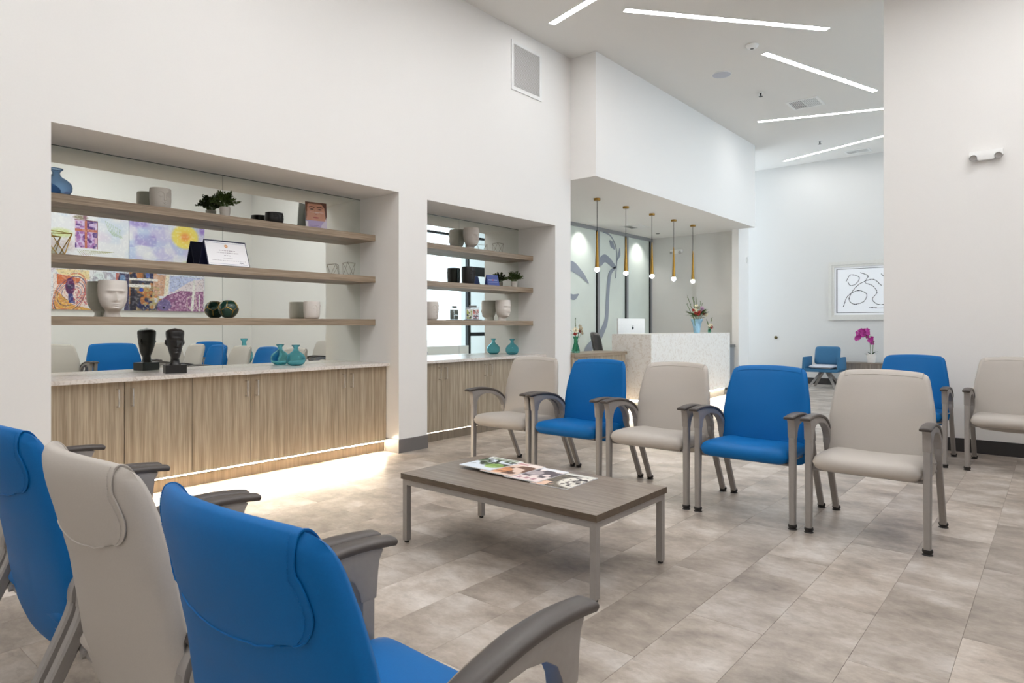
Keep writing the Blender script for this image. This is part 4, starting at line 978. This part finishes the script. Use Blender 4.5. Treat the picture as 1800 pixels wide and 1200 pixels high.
def flower(bm_, p, r, petals=7):
    up = Vector((p.x*3, p.y*3, .06)).normalized(); a0 = up.orthogonal().normalized(); a1 = up.cross(a0)
    for ring, (rr_, tilt) in enumerate(((1, .35), (.65, .8), (.35, 1.3))):
        for k in range(petals):
            a = 2*pi*(k+.5*ring)/petals; d = (a0*cos(a)+a1*sin(a))*cos(tilt)+up*sin(tilt)
            leafquad(bm_, p, d, up, r*rr_, r*.32)
def bouquet(name, label, loc, vase, spots, stems_base, spikes, leaves, group=None, cat='flowers'):
    t = thing(name, label, cat, loc, 0, group); vase(t)
    bs = B()
    for col, p, r in spots:
        p = Vector(p); b = B(); flower(b, p, r); b2 = finish(b, 'bloom', M[col], t, smooth=False)
        tube(bs, smoothpath([(p.x*.12, p.y*.12, stems_base), (p.x*.4, p.y*.4, (stems_base+p.z)/2), p], 4), .0022, 4)
    for p in spikes:
        p = Vector(p); tube(bs, smoothpath([(p.x*.12, p.y*.12, stems_base), (p.x*.45, p.y*.45, stems_base+(p.z-stems_base)*.5), p], 5), .0035, 5)
    finish(bs, 'stems', M['stem'], t)['kind'] = 'stuff'
    bl = B(); rnd = random.Random(5)
    for p in spikes:
        p = Vector(p); q0 = Vector((p.x*.45, p.y*.45, stems_base+(p.z-stems_base)*.5))
        for k in range(10):
            q = q0.lerp(p, k/9); leafquad(bl, q, (p-q0).normalized()+Vector((rnd.uniform(-.5, .5), rnd.uniform(-.5, .5), .2)), Vector((0, 0, 1)), .035, .006)
    for k in range(leaves[0]):
        a = rnd.uniform(0, 2*pi); d = Vector((cos(a), sin(a), rnd.uniform(-.1, .7))); R_l = leaves[1]
        leafquad(bl, Vector((0, 0, leaves[2]))+d*rnd.uniform(.1, .7)*R_l, d, Vector((0, 0, 1)), R_l*.6, R_l*.14)
    finish(bl, 'foliage', M['leaf'], t, smooth=False)['kind'] = 'stuff'
    return t
vb = lambda t: lathe_obj('vase', M['bluevase'], [(0, 0), (.05, 0), (.052, .02), (.06, .08), (.072, .15), (.092, .2), (.105, .235), (.098, .235), (.085, .2), (.055, .1), (0, .05)], t, 28)
# image-right on the desk is roughly +Y, towards the camera +X
bouquet('flower_vase', 'large mixed bouquet in a flared marbled blue vase on the reception desk', (-4.70, 10.50, 1.0855), vb,
        [('cream', (.03, -.12, .37), .05), ('cream', (.05, .03, .30), .05), ('cream', (.0, .02, .42), .045), ('cream', (.05, .17, .34), .055), ('cream', (.0, -.02, .45), .04), ('pink', (.03, .12, .41), .05), ('red', (.06, -.08, .32), .04),
         ('red', (.05, -.02, .34), .045), ('red', (.04, -.14, .33), .035), ('red', (.06, .1, .33), .045), ('magenta', (.03, .13, .35), .03), ('pink', (-.02, .2, .36), .035), ('red', (.02, -.17, .38), .03), ('cream', (.06, .22, .31), .045)],
        .1, [(.0, -.36, .60), (.02, -.42, .46), (.0, -.13, .58), (.0, -.17, .60), (-.02, .04, .58), (0, .15, .52), (0, .21, .48), (.02, -.22, .30), (.02, .3, .38)], (46, .2, .27))
vs_ = lambda t: lathe_obj('vase', M['green_glass'], [(0, 0), (.025, 0), (.03, .03), (.022, .06), (.028, .07), (.024, .07), (.018, .055), (0, .01)], t, 20)
bouquet('flower_vase', 'tiny cream and red posy at the right of the reception desk', (-4.70, 11.02, 1.0855), vs_,
        [('cream', (.02, -.04, .13), .04), ('red', (.03, .03, .10), .035), ('cream', (.0, .08, .13), .035), ('red', (.03, -.01, .08), .03)], .03, [(0, -.12, .22), (0, .10, .25)], (10, .07, .08))
vg = lambda t: lathe_obj('vase', M['green_glass'], [(0, 0), (.05, 0), (.055, .03), (.045, .07), (.026, .13), (.026, .18), (.04, .22), (.036, .22), (.022, .18), (.022, .13), (.04, .07), (.045, .03), (0, .02)], t, 24)
bouquet('flower_vase', 'cream and coral flowers in a sea-green glass vase on the low service counter', (-4.98, 7.30, .8425), vg,
        [('cream', (.03, -.05, .30), .05), ('cream', (.02, .06, .33), .055), ('red', (.04, .02, .28), .045), ('red', (.0, .0, .32), .03), ('cream', (.04, .07, .27), .045), ('red', (.03, -.06, .25), .03)], .03, [(0, -.01, .44)], (14, .1, .24))
# half-height post at the far end of the desk
t = thing('half_gate', 'grey half-height panel at the far end of the reception desk', 'gate', (-4.80, 12.15, 0))
bx('gate_panel', M['grey_al'], (-.03, .03, -.06, .19, .1, .80), t); bx('gate_cap', M['dim'], (-.05, .05, -.08, .2, .80, .85), t); bx('gate_foot', M['base'], (-.04, .04, -.07, .2, 0, .1), t)

# pendants
for k, y in enumerate((8.14, 8.97, 9.82, 10.62, 11.40)):
    w_ = ['nearest of the five', 'second of the five', 'middle of the five', 'fourth of the five', 'farthest of the five'][k]
    t = thing('pendant_lamp', f'slim brass cone pendant with lit globe, {w_} over the reception desk', 'lamp', (-5.18, y, 3.062), 0, 'brass pendants over the desk')
    b = B(); lathe(b, [(.045, -.032), (.048, -.028), (.048, 0)], 24); finish(b, 'canopy', M['brass'], t)
    b = B(); tube(b, [(0, 0, -.03), (0, 0, -.50)], .004, 6); finish(b, 'cord', M['blackm'], t)
    b = B(); lathe(b, [(.006, -.48), (.010, -.53), (.03, -1.0), (.031, -1.01), (.02, -1.01)], 24); finish(b, 'cone_shade', M['brass'], t)
    b = B(); bmesh.ops.create_uvsphere(b, u_segments=16, v_segments=12, radius=.036); finish(b, 'globe', M['bulb'], t, (0, 0, -1.035))
# downlights over the glass partition
for y in (9.93, 12.05):
    t = thing('downlight', 'small recessed downlight washing the frosted glass, '+('left one' if y < 11 else 'right one'), 'light', (-6.44, y, 3.062), 0, 'recessed downlights')
    b = B(); lathe(b, [(.03, -.004), (.045, -.004), (.047, 0)], 20); finish(b, 'trim_ring', M['white'], t)
    b = B(); lathe(b, [(0, -.003), (.029, -.003)], 16, close=False); finish(b, 'lens', M['bulb'], t)
    ld = bpy.data.lights.new('downlight', 'SPOT'); ld.energy = SPOT; ld.spot_size = radians(105); ld.spot_blend = .9; ld.shadow_soft_size = .02; ld.color = (1, .97, .92)
    lo = bpy.data.objects.new('downlight_beam', ld); C.objects.link(lo); lo.parent = t; lo.location = (0, 0, -.02); lo.rotation_euler = (0, radians(14), 0)

# ------------------------------------------------------------------ ceiling fixtures
def led_bar(a, c, label, w=.085, m='led'):
    a, c = Vector((*a, ZC)), Vector((*c, ZC)); L = (c-a).length; ang = math.atan2(c.y-a.y, c.x-a.x)
    t = thing('linear_ceiling_light', label, 'light', (a+c)/2, ang, 'linear LED ceiling lights')
    b = B(); 
    for s in (-1, 1): box(b, -L/2, L/2, s*w/2-.003, s*w/2+.003, -.006, 0)
    for s in (-1, 1): box(b, s*L/2-.003, s*L/2+.003, -w/2, w/2, -.006, 0)
    finish(b, 'trim', M['white'], t, smooth=False)
    bx('diffuser', M[m], (-L/2+.004, L/2-.004, -w/2+.004, w/2-.004, -.004, -.001), t, smooth=False)
led_bar((-4.40, 5.96), (-3.05, 5.60), 'glowing linear ceiling light cut by the top edge, left of the longest bar', m='led_lobby')
led_bar((-3.60, 6.20), (-2.04, 8.10), 'long glowing linear ceiling light nearest the camera, running to the right', m='led_lobby')
led_bar((-2.83, 8.30), (-2.05, 10.68), 'glowing diagonal linear ceiling light beside the smoke detector', m='led_lobby')
led_bar((-3.86, 11.02), (-1.4, 11.86), 'glowing linear ceiling light beyond the ceiling register, nearly level', m='led_lobby')
led_bar((-4.37, 14.0), (-1.7, 13.0), 'farthest glowing linear ceiling light, near the far wall', m='led_lobby')
for k, (a, c) in enumerate((((-3.9, .2), (-2.2, -.9)), ((-3.7, 2.0), (-1.6, 3.0)), ((-3.6, 4.4), (-1.3, 3.8)), ((-.9, .3), (1.0, 1.6)), ((.3, 5.2), (2.2, 4.0)), ((-1.0, 5.9), (.9, 6.6)), ((-.3, 3.2), (1.8, 2.4)), ((-1.8, -1.6), (.6, -1.2)))):  # extra unseen bars, added to lift the light level over the seating
    led_bar(a, c, ['over the left foreground chairs', 'over the coffee table', 'over the row of guest chairs', 'above the camera', 'over the right-hand chairs', 'in front of the pale wall', 'right of the coffee table', 'behind the camera'][k]+', unseen linear light added above the frame')
t = thing('smoke_detector', 'round white smoke detector on the ceiling', 'detector', (-2.865, 7.98, ZC))
b = B(); lathe(b, [(.075, 0), (.075, -.014), (.06, -.028), (.05, -.04), (0, -.044)], 28, close=False); bmesh.ops.recalc_face_normals(b, faces=b.faces); finish(b, 'cover', M['white'], t)
b = B(); lathe(b, [(0, -.046), (.02, -.046), (.022, -.04)], 16, close=False); finish(b, 'sensor', M['dim'], t)
t = thing('ceiling_speaker', 'round flush white ceiling speaker left of the diagonal light', 'speaker', (-3.514, 8.64, ZC))
b = B(); lathe(b, [(.13, 0), (.13, -.006), (.12, -.008)], 36, close=False); finish(b, 'rim', M['white'], t)
b = B(); lathe(b, [(0, -.0075), (.12, -.008)], 36, close=False); finish(b, 'grille', M['cushion'], t)
for p, w_ in (((-3.356, 9.7), 'nearer sprinkler head on the ceiling, before the register'), ((-3.395, 12.93), 'farther sprinkler head on the ceiling, near the last light')):
    t = thing('sprinkler', w_, 'sprinkler', (*p, ZC), 0, 'ceiling sprinklers')
    b = B(); lathe(b, [(.04, 0), (.038, -.004), (.02, -.006)], 20, close=False); finish(b, 'escutcheon', M['white'], t)
    b = B(); lathe(b, [(.012, -.004), (.01, -.03), (.006, -.045), (.03, -.05), (.03, -.053), (0, -.053)], 12, close=False); finish(b, 'head', M['blackm'], t)
def register(loc, w, l, label, rz=0, z=ZC):
    t = thing('air_register', label, 'vent', (*loc, z), rz, 'ceiling air registers')
    b = B()
    for s in (-1, 1): box(b, -w/2, w/2, s*(l/2-.02)-.02, s*(l/2-.02)+.02, -.008, 0); box(b, s*(w/2-.02)-.02, s*(w/2-.02)+.02, -l/2+.04, l/2-.04, -.008, 0)
    box(b, -.008, .008, -l/2+.04, l/2-.04, -.008, 0)
    finish(b, 'flange', M['whitem'], t, smooth=False); bx('dark_throat', M['blackm'], (-w/2+.04, w/2-.04, -l/2+.04, l/2-.04, -.0015, 0), t)
    for side, m in ((-1, 'whitem'), (1, 'whitem')):
        n = 8
        for k in range(n):
            x0 = side*.012+side*(w/2-.055)*(k+.5)/n
            b = B(); a = .5 if side < 0 else -.5
            dx = .010 if side < 0 else .006
            q = [(x0-dx*(1 if side < 0 else -1), -.001), (x0+dx*(1 if side < 0 else -1), -.009), (x0+dx*(1 if side < 0 else -1)+.002, -.008), (x0-dx*(1 if side < 0 else -1)+.002, .0)]
            prism(b, q, 1, -l/2+.04, l/2-.04); finish(b, 'louvre', M[m], t, smooth=False)
register((-2.985, 10.58), .46, .46, 'square white ceiling register between the diagonal and level lights')
register((-3.02, 14.13), .44, .3, 'small white ceiling register nearest the far wall')
register((-6.1, 10.9), .42, .42, 'white ceiling register over the reception desk', z=3.062)
t = thing('sprinkler', 'small sprinkler under the reception soffit', 'sprinkler', (-6.2, 12.0, 3.062), 0, 'soffit sprinkler')
b = B(); lathe(b, [(.04, 0), (.036, -.01), (0, -.012)], 20, close=False); finish(b, 'cap', M['dim'], t)
# wall return grille
t = thing('return_grille', 'white louvred return air grille high on the left wall', 'vent', (XW, 6.0, 3.90))
w, h = .565, .565; b = B()
box(b, 0, .012, -w/2, w/2, 0, .04); box(b, 0, .012, -w/2, w/2, h-.04, h); box(b, 0, .012, -w/2, -w/2+.04, .04, h-.04); box(b, 0, .012, w/2-.04, w/2, .04, h-.04)
finish(b, 'flange', M['whitem'], t, bevel=.002); bx('dark_backing', M['ceramg'], (0.0005, .0015, -w/2+.04, w/2-.04, .04, h-.04), t)
lm = B(); prism(lm, [(.0015, .006), (.0095, -.004), (.0105, -.003), (.0025, .0075)], 1, -w/2+.04, w/2-.04)
l0 = finish(lm, 'louvre', M['whitem'], t, (0, 0, .047), smooth=False)
for k in range(1, 34):
    o = l0.copy(); C.objects.link(o); o.location = (0, 0, .047+k*.0143)

# emergency lights
def emergency(label, loc, rz, group='emergency lights'):
    t = thing('emergency_light', label, 'light', loc, rz, group)   # wall plane is local y=0, light faces -y
    b = B(); pr = [(-.115, .035), (-.13, .05), (-.13, .105), (.13, .105), (.13, .05), (.115, .035), (.07, .03), (.055, .018), (-.055, .018), (-.07, .03)]
    prism(b, pr, 1, -.05, 0); finish(b, 'housing', M['white'], t, bevel=.003)
    for s in (-1, 1):
        b = B(); lathe(b, [(0, -.01), (.026, -.01), (.03, -.004), (.032, .03), (.03, .04)], 24, close=False); bmesh.ops.recalc_face_normals(b, faces=b.faces)
        lp = finish(b, 'lamp_head', M['white'], t, (s*.095, -.045, .05), (pi/2+.35, 0, 0))
        b = B(); lathe(b, [(0, .034), (.024, .036), (.027, .041)], 20, close=False); finish(b, 'lens', M['lens'], lp, (0, 0, 0))
    return t
e1 = emergency('white twin-head emergency light on the pale right wall', (-.525, 7.57, 2.735), 0)
emergency('twin-head emergency light on the wall behind the pendants', (-6.1, 12.66, 2.68), 0)
t = thing('thermostat', 'tiny white wall sensor beside the reception column', 'sensor', (-4.66, 12.86, 0)); t.location = (-4.70, 12.80, 2.46)
bx('case', M['white'], (0, .03, -.03, .03, 0, .09), t, bevel=.004); bx('bracket', M['white'], (0, .012, -.012, .012, -.03, 0), t)
t = thing('door_stop', 'small round dark metal wall bumper low on the far wall', 'bumper', (-4.69, 14.5, .955))
b = B(); lathe(b, [(.035, 0), (.035, .01), (.02, .02), (.02, .035), (0, .04)], 16, close=False); finish(b, 'knob', M['bronze'], t, rot=(pi/2, 0, 0))

# ------------------------------------------------------------------ far wall group
t = thing('framed_picture', 'silver-framed black line drawing on the far wall', 'picture', (-2.83, 14.5, 1.32))
w, h = 1.60, 1.18; b = B(); dpt = .05
def fr(b, x0, x1, z0, z1, wd, y0, y1):
    box(b, x0, x1, y0, y1, z0, z0+wd); box(b, x0, x1, y0, y1, z1-wd, z1); box(b, x0, x0+wd, y0, y1, z0+wd, z1-wd); box(b, x1-wd, x1, y0, y1, z0+wd, z1-wd)
fr(b, -w/2, w/2, 0, h, .06, -.04, 0); fr(b, -w/2+.06, w/2-.06, .06, h-.06, .045, -.03, 0); finish(b, 'frame', M['frame'], t, bevel=.004)
bx('mat_board', M['paper'], (-w/2+.1, w/2-.1, -.012, 0, .1, h-.1), t)
dr = Pic(150, 106, (246, 247, 250)); 
for P in ([(0.005, 0.005), (.995, .005), (.995, .995), (.005, .995), (.005, .005)],): dr.line(P, (40, 40, 42), .006, 1, 1)
def sp(P): return [(p.x, p.y) for p in smoothpath([(a, b_, 0) for a, b_ in P], 6)]
# generic abstract looping line study of about the same size and weight
for P in ([(.10, .15), (.16, .38), (.3, .5), (.42, .42), (.38, .25), (.24, .2), (.18, .34), (.3, .62), (.5, .74), (.62, .6)],
          [(.14, .72), (.2, .86), (.32, .8), (.28, .66), (.2, .62), (.16, .7)], [(.34, .9), (.44, .82), (.4, .68), (.5, .6), (.56, .45), (.5, .3), (.58, .18), (.74, .2)],
          [(.62, .85), (.72, .7), (.86, .68), (.9, .5), (.78, .38), (.7, .5), (.8, .62)], [(.46, .12), (.6, .1), (.84, .12)]):
    dr.line(sp(P), (36, 36, 38), .0045, 1, 1.4)
panel(dr, 'drawing', (-w/2+.145, -.0135, .145), (w-.29, 0, 0), (0, 0, h-.29), t)
t = thing('credenza', 'low grey-brown wood cabinet against the far wall under the picture', 'cabinet', (-2.66, 14.26, 0))
bx('cabinet_body', wood('grey_laminate_vertical', ((126, 116, 108), (104, 94, 86), (146, 136, 127)), (36, 36, .8)), (-.6, .6, -.2, .2, .06, .47), t); bx('cabinet_top', M['table'], (-.61, .61, -.21, .205, .47, .49), t); bx('plinth', M['base_dark'], (-.57, .57, -.16, .18, 0, .06), t)
# orchid
t = thing('potted_orchid', 'magenta orchid in a ribbed white pot on the far cabinet', 'plant', (-2.79, 14.18, .4905))
pr = [(0, 0), (.06, 0)]
for k in range(10): pr += [(.064+.0022*k, .005+.0165*k), (.070+.0022*k, .013+.0165*k)]
pr += [(.082, .17), (.074, .17), (.07, .14), (0, .14)]
lathe_obj('pot', M['ceram'], pr, t, 28)
b = B()
for P in ([(-.01, 0, .14), (-.02, 0, .32), (-.03, 0, .46), (-.10, -.02, .55), (-.22, -.04, .53)], [(.02, .0, .14), (.03, 0, .3), (.03, 0, .44), (-.02, -.02, .52), (-.12, -.03, .50)]): tube(b, smoothpath(P, 5), .005, 6)
finish(b, 'flower_stems', M['stem'], t)
rnd = random.Random(11)
for k in range(30):
    u = rnd.random(); p = Vector((-.26+.30*u+rnd.uniform(-.02, .02), rnd.uniform(-.07, .03), .53+.06*sin(u*pi)+rnd.uniform(-.09, .045)-(.09*(u > .75))))
    b = B(); n = Vector((rnd.uniform(-.5, .5), -1, rnd.uniform(-.3, .3))).normalized(); a0 = n.orthogonal().normalized(); a1 = n.cross(a0)
    for j in range(5): a = 2*pi*j/5+rnd.random(); leafquad(b, p, a0*cos(a)+a1*sin(a)+n*.2, n, .052, .024)
    finish(b, 'bloom', M['magenta'], t, smooth=False)
for k, (a, L_l, el) in enumerate(((pi, .17, .25), (0, .18, .3), (-.6, .17, .6), (-2.4, .15, .2), (.3, .15, .9), (2.8, .12, .5))):
    b = B(); d = Vector((cos(a), sin(a)*.6, 0)); P = [Vector((0, 0, .15))+d*L_l*q_+Vector((0, 0, el*.12*sin(q_*2.2))) for q_ in (0, .25, .5, .75, 1)]
    sd = Vector((-d.y, d.x, 0)).normalized(); A = []; Q = []
    for q_, p in zip((.3, .9, 1, .8, .05), P): A.append(b.verts.new(p+sd*.03*q_)); Q.append(b.verts.new(p-sd*.03*q_))
    for i in range(4): b.faces.new((A[i], A[i+1], Q[i+1], Q[i]))
    finish(b, 'leaf', M['leafd'], t)
# lounge chair
t = thing('lounge_chair', 'steel-blue lounge chair with pale seat cushion on splayed grey legs, far wall', 'chair', (-3.52, 13.78, 0), .0)
finish(pillow(lambda s, q, h, sd: Vector((s*.235, .17+.05*q+sd*.035*h, .62+q*.18)), 12, 12, 7, 8), 'backrest', M['blue2'], t, sharp=80)
finish(pillow(lambda s, q, h, sd: Vector((s*.235, -.08+q*.25, .415+sd*.035*h)), 12, 12, 7, 5), 'seat_cushion', M['cushion'], t, sharp=80)
b = B(); prism(b, [(-.33, .60), (-.345, .37), (-.29, .315), (.29, .315), (.345, .37), (.33, .60), (.285, .60), (.29, .375), (-.29, .375), (-.285, .60)], 1, -.32, .20); finish(b, 'shell', M['blue2'], t, bevel=.012)
for sx in (-1, 1):
    for sy in (-1, 1):
        b = B(); P = [(sx*.05, sy*.05, .31), (sx*.25, sy*.24, .0)]; rings = []
        for p_, k_ in zip(P, (.022, .016)): rings.append([(p_[0]+k_*c_, p_[1]+k_*d_, p_[2]) for c_, d_ in ((-1.3, -1), (1.3, -1), (1.3, 1), (-1.3, 1))])
        loft(b, rings); finish(b, 'leg', M['metal'], t, smooth=False)
bx('swivel_plate', M['glide'], (-.1, .1, -.1, .1, .30, .316), t)
